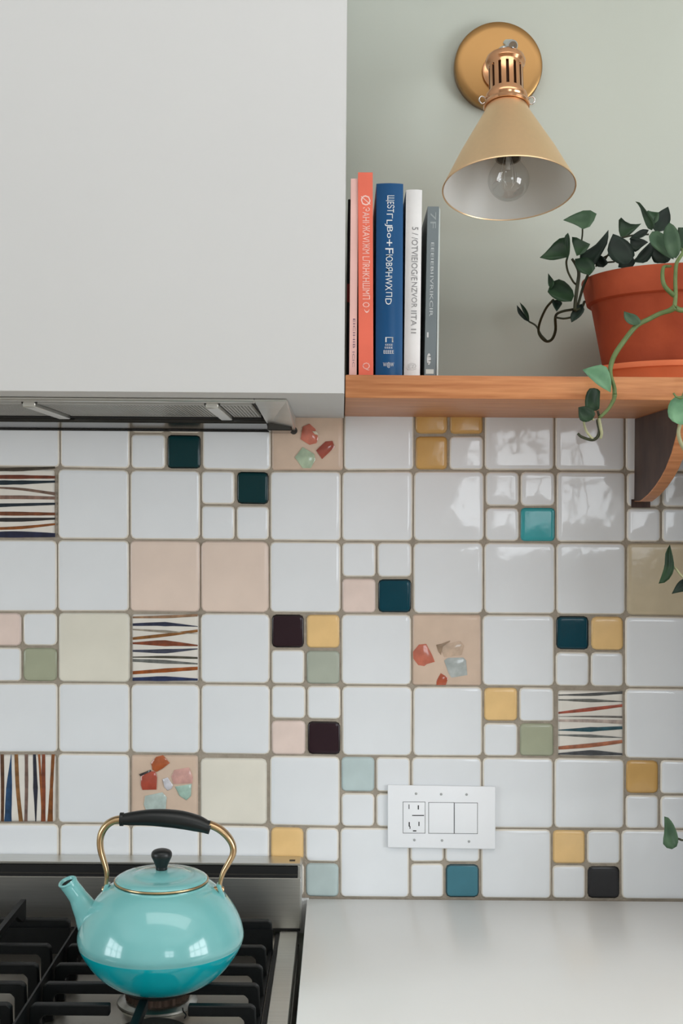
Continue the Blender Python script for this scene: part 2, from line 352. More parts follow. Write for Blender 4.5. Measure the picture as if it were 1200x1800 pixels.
H(TILES[(1, 1)], 0, 810, 10.909, -20, 97, [(170, 165, 130, 60, 70, 40, (74, 66, 56)), (310, 310, 315, 70, 75, 55, (122, 62, 42)), (420, 415, 400, 90, 78, 40, (30, 46, 58)), (505, 545, 635, 30, 50, 60, (132, 106, 92)), (700, 700, 715, 80, 72, 60, (150, 118, 104)), (860, 842, 825, 75, 60, 45, (40, 50, 60)), (1010, 1015, 1020, 70, 76, 50, (130, 76, 46)), (1130, 1130, 1110, 70, 80, 40, (50, 48, 48)), (1305, 1280, 1215, 55, 58, 40, (150, 88, 40)), (1415, 1412, 1425, 110, 118, 80, (36, 40, 70))])
H(TILES[(4, 9)], 965, 1200, 8.276, 981, 1093.5, [(180, 172, 143, 15, 46, 38, (84, 84, 84)), (250, 260, 275, 20, 52, 10, (116, 116, 110)), (440, 388, 332, 32, 60, 40, (172, 84, 62)), (492, 492, 500, 5, 24, 32, (122, 116, 110)), (550, 556, 572, 34, 46, 62, (196, 178, 168)), (690, 680, 655, 12, 68, 40, (38, 84, 96)), (762, 776, 800, 16, 48, 8, (120, 122, 118)), (950, 912, 855, 50, 60, 50, (178, 110, 78)), (1035, 1020, 1040, 22, 78, 30, (78, 80, 84))])
for (xt, xm, xb, w0, w1, w2, col) in [(-90, -95, -90, 60, 60, 60, (150, 105, 60)), (40, 50, 45, 70, 72, 60, (104, 72, 50)), (215, 175, 152, 10, 112, 140, (44, 78, 116)), (310, 338, 402, 70, 76, 80, (152, 106, 62)), (505, 508, 495, 66, 66, 60, (132, 106, 96)), (660, 680, 685, 56, 88, 20, (50, 52, 66)), (748, 790, 822, 42, 46, 40, (168, 98, 52)), (835, 832, 828, 60, 80, 84, (142, 76, 50)), (1020, 985, 960, 62, 64, 100, (142, 86, 44))]:
    stroke(TILES[(5, 1)], [(xt / 10.909, 1326), (xm / 10.909, 1385), (xb / 10.909, 1444)], [w0 / 10.909, w1 / 10.909, w2 / 10.909], col, True)
def frag(parent, ox, oy, sc, pts, col, h=0.0022, rough=0.15):
    L0 = [(ox + x / sc, oy + y / sc) for x, y in pts]; cx = sum(p[0] for p in L0) / len(L0); cy = sum(p[1] for p in L0) / len(L0)
    bm = bmesh.new()
    lo = [bm.verts.new(P(x, y, 0.0001)) for x, y in L0]; mid = [bm.verts.new(P(x, y, h * .6)) for x, y in L0]
    hi = [bm.verts.new(P(cx + (x - cx) * .86, cy + (y - cy) * .86, h)) for x, y in L0]; c = bm.verts.new(P(cx, cy, h * 1.15)); n = len(L0)
    for i in range(n):
        j = (i + 1) % n
        bm.faces.new((lo[i], lo[j], mid[j], mid[i])); bm.faces.new((mid[i], mid[j], hi[j], hi[i])); bm.faces.new((hi[i], hi[j], c))
    bm.faces.new(lo[::-1])
    return finish('glass_fragment', bm, mat('frag_%d_%d_%d' % col, col, rough, c2=tuple(int(x * .86) for x in col), scale=60, coat=0.5), parent, smooth=True, angle=45)
T = TILES[(5, 3)]
for pts, col in [([(390, 220), (470, 130), (570, 105), (670, 225), (560, 310), (470, 360), (410, 330)], (186, 98, 58)), ([(240, 420), (390, 350), (450, 350), (480, 430), (470, 625), (260, 630), (235, 560)], (182, 84, 66)),
  ([(205, 395), (380, 325), (398, 345), (230, 425)], (70, 66, 66)), ([(560, 470), (640, 440), (720, 560), (700, 610), (640, 640), (590, 590)], (220, 218, 224)),
  ([(740, 330), (960, 290), (1020, 440), (1010, 530), (730, 540), (695, 430)], (222, 172, 162)), ([(750, 580), (1000, 540), (990, 720), (920, 785), (820, 720)], (176, 206, 192)),
  ([(300, 720), (560, 665), (625, 740), (610, 920), (310, 925), (280, 850)], (192, 208, 202))]: frag(T, 220, 1315, 8.571, pts, col)
T = TILES[(3, 7)]
for pts, col in [([(90, 650), (180, 540), (290, 530), (380, 700), (420, 800), (300, 835), (260, 865), (170, 850), (95, 750)], (204, 116, 94)), ([(440, 545), (520, 530), (650, 480), (640, 500), (520, 560), (510, 700), (470, 640)], (164, 140, 118)),
  ([(560, 780), (620, 740), (850, 735), (890, 780), (910, 1000), (670, 1040), (630, 980)], (186, 192, 190)), ([(510, 970), (620, 1040), (585, 1150), (445, 1150), (445, 1080)], (184, 90, 62)), ([(520, 600), (560, 545), (800, 490), (860, 560), (820, 700), (560, 730)], (208, 182, 160))]: frag(T, 715, 1070, 8.571, pts, col, 0.0016)
T = TILES[(0, 5)]
for pts, col in [([(760, 350), (820, 325), (870, 370), (895, 450), (880, 495), (820, 510), (740, 460)], (212, 124, 104)), ([(960, 480), (1020, 475), (1040, 530), (930, 635), (875, 560)], (170, 84, 70)),
  ([(760, 530), (860, 590), (870, 640), (830, 715), (760, 715), (690, 620)], (186, 206, 178))]: frag(T, 380, 680, 5, pts, col)
frag(T, 380, 680, 5, [(840, 390), (880, 388), (902, 425), (865, 418)], (228, 218, 196), 0.0034)

# ================================================================== range hood (plastered box with a steel insert)
HD = 0.39
hood = thing('range_hood', (-0.45, -0.2, ZC + 0.14), 'large smooth white plaster range hood box over the stove', 'range hood')
bm = bmesh.new()
zb = P(300, 690, HD).z; xr = P(605, 690, HD).x
v = box(bm, -1.0, xr, -HD, GY - 0.0005, zb, 2.745)
bevel(bm, 0.0025, 2, [e for e in bm.edges if abs((e.verts[0].co - e.verts[1].co).z) > .3 or all(abs(w.co.y + HD) < 1e-4 and abs(w.co.z - zb) < 1e-4 for w in e.verts)])
finish('hood_box', bm, mat('hood_plaster', (199, 200, 200), 0.7, var=0.012, scale=2.5, bump=0.02, bscale=45), hood, smooth=True, angle=40)
zf = zb - 0.0005
# insert: steel frame with the slanting margin on its right, filters and dividing bars, rear rail
bm = bmesh.new()
hexa(bm, [(-0.1085, -0.322, zf - 0.004), (-0.068, -0.322, zf - 0.003), (-0.068, -0.03, zf - 0.021), (-0.1085, -0.03, zf - 0.014), (-0.1085, -0.322, zf), (-0.068, -0.322, zf), (-0.068, -0.03, zf), (-0.1085, -0.03, zf)])
box(bm, -1.0, -0.1085, -0.322, -0.298, zf - 0.004, zf)
bevel(bm, 0.0012, 1)
finish('insert_frame', bm, steel, hood, smooth=True, angle=30)
bm = bmesh.new(); box(bm, -1.0, -0.112, -0.297, -0.075, zf - 0.0015, zf - 0.0005); finish('filter_backing', bm, black_gap, hood)
def filt(x0, x1):
    bm = bmesh.new()          # perforated aluminium panel: rows of slanted ribs over a dark backing
    box(bm, x0, x1, -0.294, -0.286, zf - 0.006, zf - 0.002); box(bm, x0, x1, -0.098, -0.090, zf - 0.006, zf - 0.002)
    n = int((x1 - x0) / 0.0042)
    for i in range(n):
        x = x0 + (x1 - x0) * i / n
        hexa(bm, [(x, -0.286, zf - 0.0055), (x + 0.0022, -0.286, zf - 0.0055), (x + 0.0022, -0.098, zf - 0.0055), (x, -0.098, zf - 0.0055), (x, -0.286, zf - 0.003), (x + 0.0022, -0.286, zf - 0.003), (x + 0.0022, -0.098, zf - 0.003), (x, -0.098, zf - 0.003)])
    for k in range(30):
        y = -0.286 + 0.188 * k / 30; box(bm, x0, x1, y, y + 0.0016, zf - 0.0052, zf - 0.0032)
    o = finish('grease_filter', bm, mesh_grey, hood); return o
filt(-0.153, -0.114); filt(-0.382, -0.173); filt(-0.66, -0.402); filt(-0.90, -0.68)
for x in (-0.163, -0.392, -0.67):
    boxobj('filter_divider', (x - 0.008, x + 0.008, -0.296, -0.088, zf - 0.0105, zf - 0.002), steel, hood, 0.001, 1)
bm = bmesh.new(); box(bm, -1.0, -0.1085, -0.088, -0.074, zf - 0.008, zf - 0.001); finish('filter_gap', bm, black_gap, hood)
zr = ZC + 0.1195
bm = bmesh.new(); hexa(bm, [(-1.0, -0.074, zr + 0.0055), (-0.107, -0.074, zr + 0.0055), (-0.107, 0.0, zr), (-1.0, 0.0, zr), (-1.0, -0.074, zb - .001), (-0.107, -0.074, zb - .001), (-0.107, -0.0, zb - .001), (-1.0, -0.0, zb - .001)])
for vv in bm.verts: vv.co.y = min(vv.co.y, -0.0032)
bevel(bm, 0.001, 1); finish('rear_rail', bm, steel_rail, hood, smooth=True, angle=30)
boxobj('rail_gasket', (-1.0, -0.1075, -0.0062, -0.0032, zr - 0.0022, zr - 0.0002), black_gap, hood)
bm = bmesh.new(); box(bm, -0.1065, -0.072, -0.074, -0.0032, zr - 0.004, zr + 0.013); bevel(bm, 0.0012, 1); finish('rail_end', bm, steel_rail, hood, smooth=True, angle=30)
bm = bmesh.new(); lathe(bm, [(0, -.006), (.0045, -.006), (.0055, -.003), (.0055, .004), (0, .004)], Matrix.Translation(P(516, 757, 0.03)) @ Matrix.Rotation(math.pi / 2, 4, 'X'), 16); finish('screw_cap', bm, burner_black, hood, smooth=True, angle=40)

# ================================================================== shelf and bracket
SD = 0.307
zs1 = ZC + 0.1708; zs0 = ZC + 0.1418
bm = bmesh.new(); box(bm, xr + 0.0012, 1.05, -SD, GY - 0.0006, zs0, zs1); bevel(bm, 0.0016, 2)
tag(finish('shelf', bm, oak, smooth=True, angle=40), 'oak shelf board right of the hood holding books and a plant', 'shelf')
bm = bmesh.new()
BX0, BX1 = 0.4325, 0.4505
curve_ = [(0.004, 0.0185), (0.040, 0.0185), (0.053, 0.0205), (0.09, 0.0275), (0.127, 0.0375), (0.16, 0.049), (0.187, 0.061), (0.217, 0.080), (0.24, 0.102), (0.255, 0.128), (0.258, zs0 - ZC - 0.0004), (0.004, zs0 - ZC - 0.0004)]
a, b = prism(bm, [(BX0, -d, ZC + z) for d, z in curve_], [(BX1, -d, ZC + z) for d, z in curve_])
bmesh.ops.recalc_face_normals(bm, faces=bm.faces)
for f in bm.faces: f.material_index = 1 if abs(f.normal.x) > .9 else 0  # side faces take the shaded wood tone
bevel(bm, 0.0008, 1)
bracket = thing('shelf_bracket', ((BX0 + BX1) / 2, -0.004, ZC + 0.0185), 'curved oak bracket with shade painted on its sides under the right end of the oak shelf', 'bracket')
finish('bracket_body', bm, [oak, oak_dark], bracket, smooth=True, angle=35)
boxobj('wall_plate', (BX0 - 0.004, BX1 + 0.006, -0.0042, -0.0026, ZC + 0.010, ZC + 0.022), oak_dark, bracket)  # dark block built for the bracket's shadow and reflection on the wall

ep = thing('added_shade_panel', (0.60, -0.15, ZC - 0.57), 'added dark panel out of view that shades the right tiles', 'panel')  # unseen panel, added to shade the tiles at the right
boxobj('panel_board', (0.590, 0.610, -0.295, -0.0032, P(800, 1580.5, 0.0).z + 0.0004, zs0 - 0.0004), oak_dark, ep, 0.001, 1)
# ================================================================== lettering helper
def text_mesh(s, size):
    cu = bpy.data.curves.new('t', 'FONT'); cu.body = s; cu.size = size; cu.extrude = 0.00005; cu.resolution_u = 2
    o = bpy.data.objects.new('t', cu); COL.objects.link(o); dg = bpy.context.evaluated_depsgraph_get(); dg.update()
    me = bpy.data.meshes.new_from_object(o.evaluated_get(dg)); bpy.data.objects.remove(o); bpy.data.curves.remove(cu); return me
def lettering(s, m4, m_, parent, fit, name='title_lettering'):
    """fit = (length, height) along text x and y; text centred then mapped by m4"""
    me = text_mesh(s, 1.0); bm = bmesh.new(); bm.from_mesh(me); bpy.data.meshes.remove(me)
    if not bm.verts: bm.free(); return None
    x0 = min(v.co.x for v in bm.verts); x1 = max(v.co.x for v in bm.verts); y0 = min(v.co.y for v in bm.verts); y1 = max(v.co.y for v in bm.verts)
    for v in bm.verts:
        v.co = m4 @ Vector((((v.co.x - x0) / (x1 - x0) - .5) * fit[0], ((v.co.y - y0) / (y1 - y0) - .5) * fit[1], v.co.z * 0.002))
    return finish(name, bm, m_, parent)
# ================================================================== books
def book(name_label, bl, br, tl, tr, top, d, depth, cover_c, page_c, rounded=0.0, letters=(), page_side=0.0, cat='book', lrough=0.45):
    zb_ = zs1 + 0.0004
    k = (CAMD - d) / FPX
    zt = P((tl + tr) / 2, top, d).z
    xb0, xb1 = P(bl, 657, d).x, P(br, 657, d).x; xt0, xt1 = P(tl, top, d).x, P(tr, top, d).x
    w = ((xb1 - xb0) + (xt1 - xt0)) / 2; h = zt - zb_
    lean = ((xt0 + xt1) - (xb0 + xb1)) / 2 / h
    cxb = (xb0 + xb1) / 2
    def T_(x, y, z): return Vector((cxb + x + lean * z, -d + y, zb_ + z))   # y = depth into the shelf
    t = thing('book', T_(0, depth / 2, 0), name_label, cat, 'books on the oak shelf')
    bt = min(0.0022, w * .22)
    m_ = mat('cover_%d_%d_%d' % cover_c, cover_c, lrough, var=0.04, scale=20, bump=0.02, bscale=400)
    bm = bmesh.new()
    n = 6; prof = []
    for i in range(n + 1):
        s = -1 + 2 * i / n; prof.append((s * w / 2, rounded * (s * s)))
    outer = prof + [(w / 2, depth), (w / 2 - bt, depth)] + [(p[0] * (1 - 2 * bt / w), p[1] + bt) for p in prof[::-1]] + [(-w / 2 + bt, depth), (-w / 2, depth)]
    ee = h * 0.004
    lo = [T_(x, y, 0) for x, y in outer]; hi = [T_(x, y, h) for x, y in outer]
    nn = len(outer); A = [bm.verts.new(p) for p in lo]; B = [bm.verts.new(p) for p in hi]
    for i in range(nn): bm.faces.new((A[i], A[(i + 1) % nn], B[(i + 1) % nn], B[i]))
    m1 = n + 1
    # caps as quads along the U
    left = list(range(m1)); 
    idx_out = [nn - 1] + left + [m1]; idx_in = [nn - 2] + list(range(m1 + 2 + n, m1 + 1, -1)) + [m1 + 1]
    for V_ in (A, B):
        for i in range(len(idx_out) - 1):
            bm.faces.new((V_[idx_out[i]], V_[idx_out[i + 1]], V_[idx_in[i + 1]], V_[idx_in[i]]))
    finish('cover', bm, m_, t, smooth=True, angle=40)
    bm = bmesh.new(); pw = w / 2 - bt * 1.02; e = 0.003
    hexa(bm, [T_(-pw, rounded + bt, e * .4), T_(pw, rounded + bt, e * .4), T_(pw, depth - e, e * .4), T_(-pw, depth - e, e * .4), T_(-pw, rounded + bt, h - e), T_(pw, rounded + bt, h - e), T_(pw, depth - e, h - e), T_(-pw, depth - e, h - e)])
    finish('page_block', bm, mat('pages_%d' % page_c[0], page_c, 0.8, var=0.08, scale=60, stretch=(30, 1, 1)), t)
    for (s, y0, y1, x0, x1, col, vert) in letters:
        zc0, zc1 = P(600, y0, d).z - zb_, P(600, y1, d).z - zb_; zc_ = (zc0 + zc1) / 2
        xa = (P(x0, 0, d).x + P(x1, 0, d).x) / 2 
        # the px x range is read at the middle of the lettering
        xa = (P(x0, (y0 + y1) / 2, d).x + P(x1, (y0 + y1) / 2, d).x) / 2
        L = abs(zc0 - zc1); Hh = abs(x1 - x0) * k
        lm = mat('ink_%d_%d_%d' % col, col, 0.5)
        u = (xa - cxb - lean * zc_) / (w / 2) if w else 0
        yy = rounded * u * u - 0.00025
        if vert: R_ = Matrix(((0, 1, 0, 0), (0, 0, 1, 0), (-1, 0, 0, 0), (0, 0, 0, 1))); fit = (L, Hh)
        else: R_ = Matrix(((1, 0, 0, 0), (0, 0, -1, 0), (0, 1, 0, 0), (0, 0, 0, 1))); fit = (Hh, L)
        Sh = Matrix(((1, 0, lean, 0), (0, 1, 0, 0), (0, 0, 1, 0), (0, 0, 0, 1)))
        lettering(s, Matrix.Translation(Vector((xa, -d + yy, zb_ + zc_))) @ Sh @ R_, lm, t, fit)
    return t
wink = (222, 226, 228)
book('thin pale pink book between the hood and the coral book', 612.5, 627.5, 617.5, 628.6, 314, 0.270, 0.19, (234, 190, 182), (225, 215, 200),
     letters=[('EICIHIB', 560, 612, 620, 624, (120, 90, 110), True), ('ICIC', 618, 645, 619, 623, (150, 120, 130), True)])
book('tall coral orange book with white spine lettering', 630, 656.3, 629.3, 654.5, 303, 0.272, 0.20, (234, 112, 88), (230, 220, 205),
     letters=[('Ø', 343, 361, 634, 651, (245, 205, 195), True), ('ЭAHI·ЖAVI', 364, 425, 637, 650, (245, 200, 190), True), ('ЖM LЛRH', 427, 478, 637, 650, (245, 200, 190), True), ('KHШMП O', 480, 540, 637, 650, (245, 200, 190), True), (')', 543, 550, 640, 649, (245, 200, 190), True),
              ('回' if False else 'Q', 637, 651, 637, 650, (246, 190, 178), False)])
book('wide blue book with pale spine lettering', 660, 707, 661.3, 708.8, 322, 0.268, 0.21, (2, 74, 124), (225, 218, 205), 0.0035, lrough=0.3,
     letters=[('ЩEЅT', 343, 373, 678, 693, wink, True), ('ГLJ', 375, 397, 676, 690, wink, True), ('Bo', 398, 418, 680, 690, wink, True), ('+F', 420, 445, 677, 691, wink, True), ('ЮBЯ', 447, 476, 678, 690, wink, True), ('HWX', 478, 510, 677, 689, wink, True), ('П', 513, 521, 678, 689, wink, True), ('D', 524, 535, 677, 688, wink, True),
              ('П', 592, 601, 677, 691, wink, False), ('EEEE', 604, 607, 677, 690, wink, False), ('EEEE', 609, 612, 676, 690, wink, False), ('EEEEE', 615, 621, 674, 692, wink, False), ('W@W', 636, 646, 673, 692, wink, False)])
book('white book with grey slanted spine lettering', 709.3, 738.6, 714.3, 741.2, 333, 0.268, 0.20, (222, 222, 222), (235, 230, 222), 0.003,
     letters=[('5 /', 398, 412, 724, 735, (130, 130, 132), True), ('/OTVIEIOG/E', 416, 492, 723, 734, (132, 132, 134), True), ('NZVOR', 495, 540, 723, 733, (138, 138, 140), True), ('IITA', 545, 572, 722, 732, (138, 138, 140), True), ('II', 577, 585, 722, 731, (150, 150, 150), True), ('@', 637, 650, 714, 732, (196, 196, 196), False)])
g = book('slim slate grey book leaning right at the end of the row', 744.5, 766.5, 752.5, 770.5, 363, 0.262, 0.19, (112, 122, 126), (205, 205, 200),
     letters=[('EEEIEBI', 425, 480, 757, 762, (190, 196, 198), True), ('IVRIKCIR', 484, 555, 755, 761, (186, 192, 194), True), ('7F', 372, 400, 756, 766, (150, 158, 160), True), ('I', 583, 592, 750, 753, (200, 204, 205), True), ('●', 620, 640, 750, 757, (205, 208, 208), False), ('I', 648, 656, 748, 762, (200, 204, 200), False)])
bm = bmesh.new()   # its pale strip along the right
d_ = 0.262; kx = [P(766.6, 657, d_).x, P(770.2, 657, d_).x, P(770.6, 363, d_).x, P(773.6, 363, d_).x]; zt_ = P(770, 366, d_).z
hexa(bm, [(kx[0] + .0002, -d_ + .001, zs1 + .0006), (kx[1], -d_ + .001, zs1 + .0006), (kx[1], -d_ + .19, zs1 + .0006), (kx[0] + .0002, -d_ + .19, zs1 + .0006), (kx[2] + .0002, -d_ + .001, zt_), (kx[3], -d_ + .001, zt_), (kx[3], -d_ + .19, zt_), (kx[2] + .0002, -d_ + .19, zt_)])
o = finish('pale_strip', bm, mat('pale_strip_grey', (196, 204, 202), 0.5), g); o['label'] = 'pale grey strip along the right edge'
# black book deep in the gap beside the hood
t = thing('book', (0.0066, -0.15, zs1), 'narrow black book with a red band squeezed against the hood side', 'book', 'books on the oak shelf')
boxobj('cover', (0.0046 + .0008, 0.0088, -0.236, -0.05, zs1 + 0.0004, P(609, 350, 0.236).z), mat('cover_black', (20, 16, 16), 0.5), t, 0.0008, 1)
boxobj('red_band', (0.0046 + .0004, 0.0092, -0.2364, -0.2, P(609, 531, 0.236).z, P(609, 499, 0.236).z), mat('cover_red', (150, 28, 26), 0.5), t)

# ================================================================== brass wall lamp
pc = P(876, 115, 0.012); pc.y = 0
lamp = thing('wall_lamp', (pc.x, 0.0, pc.z - 0.066), 'brass wall lamp with a cone shade above the shelf', 'lamp')
MX = Matrix.Translation(Vector((pc.x, GY - 0.0006, pc.z))) @ Matrix.Rotation(math.pi / 2, 4, 'X')   # local z -> -y (out of the wall)
bm = bmesh.new(); RP = 77.5 * (CAMD - 0.012) / FPX
lathe(bm, [(0, 0), (RP - .001, 0), (RP, .002), (RP, .016), (RP - .0012, .0188), (RP - .004, .0202), (RP - .012, .0208), (0.02, .0216), (0, .0216)], MX, 96)
finish('wall_plate', bm, brass_plate, lamp, smooth=True, angle=35)
fl = Vector((P(884, 121, 0.03).x, GY, P(884, 121, 0.03).z))
bm = bmesh.new(); MF = Matrix.Translation(Vector((fl.x, GY - 0.0218, fl.z))) @ Matrix.Rotation(math.pi / 2, 4, 'X')
lathe(bm, [(0, 0), (.0285, 0), (.0294, .002), (.0287, .005), (.0255, .0062), (.018, .0075), (.0085, .009), (.0085, .012), (0, .012)], MF, 48)
finish('arm_collar', bm, copper, lamp, smooth=True, angle=35)
tilt = math.radians(14); do = 0.20
oc = P(894, 334, do); ax = Vector((0, math.sin(tilt), math.cos(tilt)))      # up along the lamp's axis
LS = 0.1215
bx = Vector((1, 0, 0)); by = ax.cross(bx)
Q = Matrix((bx, by, ax)).transposed().to_4x4(); Q.translation = oc
top = oc + ax * (LS + .085)
bm = bmesh.new(); tube(bm, [Vector((fl.x, -0.014, fl.z)), Vector((fl.x + .004, -0.06, fl.z + .004)), Vector((top.x, top.y + .012, top.z - .004)), top - ax * .006], .0075, 16, 6); finish('arm', bm, brass, lamp, smooth=True, angle=50)
RO = 116.5 * (CAMD - do) / FPX
bm = bmesh.new()
lathe(bm, [(RO - .0010, .0012), (RO - .0004, .0000), (RO + .0003, .0000), (RO + .0006, .0010), (RO - .0004, .003), (.0645, LS * .42), (.0350, LS * .87), (.0300, LS * .95), (.0282, LS), (.0255, LS), (.0255, LS * .95), (.0335, LS * .87), (.0630, LS * .42)], Q, 96, closed=True)
finish('lamp_shade', bm, brass, lamp, smooth=True, angle=50)
bm = bmesh.new()
lathe(bm, [(RO - .0014, .0010), (.0627, LS * .42), (.0325, LS * .87), (.0245, LS * .93), (.0245, LS * .94), (.0328, LS * .872), (.0630, LS * .4205), (RO - .0011, .0022)], Q, 96, closed=True)
o = finish('shade_lining', bm, lamp_white, lamp, smooth=True, angle=60); o['label'] = 'white enamel inside of the shade'
bm = bmesh.new()   # neck rings
lathe(bm, [(.0, LS + 0.00057), (.0305, LS + 0.00057), (.0315, LS + 0.00342), (.0300, LS + 0.00684), (.0262, LS + 0.00912), (.0275, LS + 0.01140), (.0285, LS + 0.01482), (.0275, LS + 0.01881), (.0245, LS + 0.01995), (0, LS + 0.01995)], Q, 64)
finish('neck_ring', bm, copper, lamp, smooth=True, angle=35)
N_ = 112
def rf(k, i, r): return r - .0035 if (k in (3, 4) and i % 8 in (3, 4)) else r
cupz = [(0, .0178), (.0242, .0178), (.0238, .0215), (.0233, .0225), (.0233, .0515), (.0237, .0525), (.0240, .056), (.0268, .059), (.0272, .0625), (.0255, .0665), (.018, .0705), (.0085, .073), (.0, .073)]
bm = bmesh.new()
lathe(bm, [(r, LS + z * 1.14) for r, z in cupz], Q, N_, rfn=rf, mifn=lambda k, i: 1 if (k == 3 and i % 8 in (2, 3, 4)) else 0)
finish('socket_cup', bm, [copper, slot_dark], lamp, smooth=True, angle=28)
bm = bmesh.new()
lathe(bm, [(0, .0828 + LS), (.010, .0828 + LS), (.011, .087 + LS), (.009, .090 + LS), (0, .091 + LS)], Q, 24)
K = P(897, 79, 0.165); MK = Matrix.Translation(K) @ Matrix.Rotation(math.radians(115), 4, 'X') @ Matrix.Rotation(math.radians(8), 4, 'Y')
lathe(bm, [(0, -.018), (.006, -.018), (.0068, -.008), (.0076, .002), (.0076, .010), (.0058, .0125), (.0028, .0125), (.0026, .008), (0, .008)], MK, 24)
finish('swivel_knob', bm, chrome, lamp, smooth=True, angle=35)
for sx in (-1, 1):
    bm = bmesh.new(); c0 = Q @ Vector((sx * .0275, -.004, LS + .012))
    tube(bm, [c0, c0 + Vector((sx * .007, -.002, .002)), c0 + Vector((sx * .010, -.003, -.003)), c0 + Vector((sx * .006, -.002, -.008)), c0 + Vector((sx * .001, -.001, -.005))], .0011, 8, 4)
    finish('thumb_screw', bm, chrome, lamp, smooth=True)
bm = bmesh.new(); bc = .014
lathe(bm, [(.0265, LS * .90), (.0265, LS * .905), (.0150, LS * .905), (.0148, .046), (.0168, .0455), (.0172, LS * .60), (.0205, LS * .64), (.022, LS * .85)], Q, 40, closed=True); finish('bulb_socket', bm, socket_grey, lamp, smooth=True, angle=40)
def bulbprof(r0, off):
    out = [(0.0, bc - r0)]
    for i in range(1, 15):
        a = -90 + i * 9.3; out.append((r0 * math.cos(math.radians(a)), bc + r0 * math.sin(math.radians(a))))
    out += [(.0146 - off, .0440), (.0138 - off, .054), (.0135 - off, .066)]
    return out
bm = bmesh.new(); o_ = bulbprof(.0275, 0); i_ = bulbprof(.0268, .0007)[::-1]
lathe(bm, o_, Q, 48)
finish('bulb', bm, glass, lamp, smooth=True, angle=60)
bm = bmesh.new()
for s in range(4):
    a = s * math.pi / 2 + .4; p = [Q @ Vector((.004 * math.cos(a), .004 * math.sin(a), .053)), Q @ Vector((.011 * math.cos(a), .010 * math.sin(a), .020)), Q @ Vector((.006 * math.cos(a + .6), .006 * math.sin(a + .6), .004))]
    tube(bm, p, .0004, 6, 4)
tube(bm, [Q @ Vector((0, 0, .068)), Q @ Vector((0, 0, .048)), Q @ Vector((0, 0, .030))], .0028, 8, 3)
finish('filament', bm, mat('filament_wire', (225, 225, 222), 0.4, 0.0), lamp, smooth=True)

# ================================================================== potted ivy
pd = 0.160
pcx = P(1189, 560, pd).x
zsau = zs1 + 0.0004
sauc = thing('plant_saucer', (pcx, -pd, zsau), 'round terracotta saucer under the ivy pot', 'saucer')
rs = (1189 - 1037) * (CAMD - pd) / FPX; hs = 0.0255
bm = bmesh.new()
lathe(bm, [(0, 0), (rs - .014, 0), (rs - .010, .001), (rs - .005, .016), (rs - .003, .0175), (rs, .0185), (rs + .0006, .022), (rs - .0004, hs), (rs - .004, hs), (rs - .0085, .018), (rs - .013, .0055), (0, .0050)], Matrix.Translation((pcx, -pd, zsau)), 96)
finish('dish', bm, terra2, sauc, smooth=True, angle=40)
pot = thing('potted_ivy', (pcx, -pd, zsau + .0055), 'trailing green ivy in a terracotta pot on the shelf', 'plant')
zp = zsau + .0054; RR = (1189 - 1022) * (CAMD - pd) / FPX; zt = P(1189, 459.5, pd + RR).z
hr = 0.0350; rb = 0.094; rt = (1189 - 1040) * (CAMD - pd) / FPX
bm = bmesh.new()
lathe(bm, [(0, zp), (rb - .003, zp), (rb, zp + .002), (rt - .001, zt - hr - .002), (rt, zt - hr), (RR - .0105, zt - hr + .001), (RR - .0085, zt - hr + .0025), (RR - .0012, zt - .003), (RR - .0018, zt - .0008), (RR - .004, zt), (RR - .0085, zt), (RR - .0105, zt - .002), (rb + .012, zt - .03), (rb - .004, zp + .012), (0, zp + .012)], Matrix.Translation((pcx, -pd, 0)), 128)
finish('pot', bm, terra, pot, smooth=True, angle=38)
bm = bmesh.new(); lathe(bm, [(0, zt - .045), (rb + .007, zt - .047), (rb + .009, zt - .020), (rb - .01, zt - .017), (.05, zt - .013), (0, zt - .012)], Matrix.Translation((pcx, -pd, 0)), 40); finish('soil', bm, soil, pot, smooth=True)

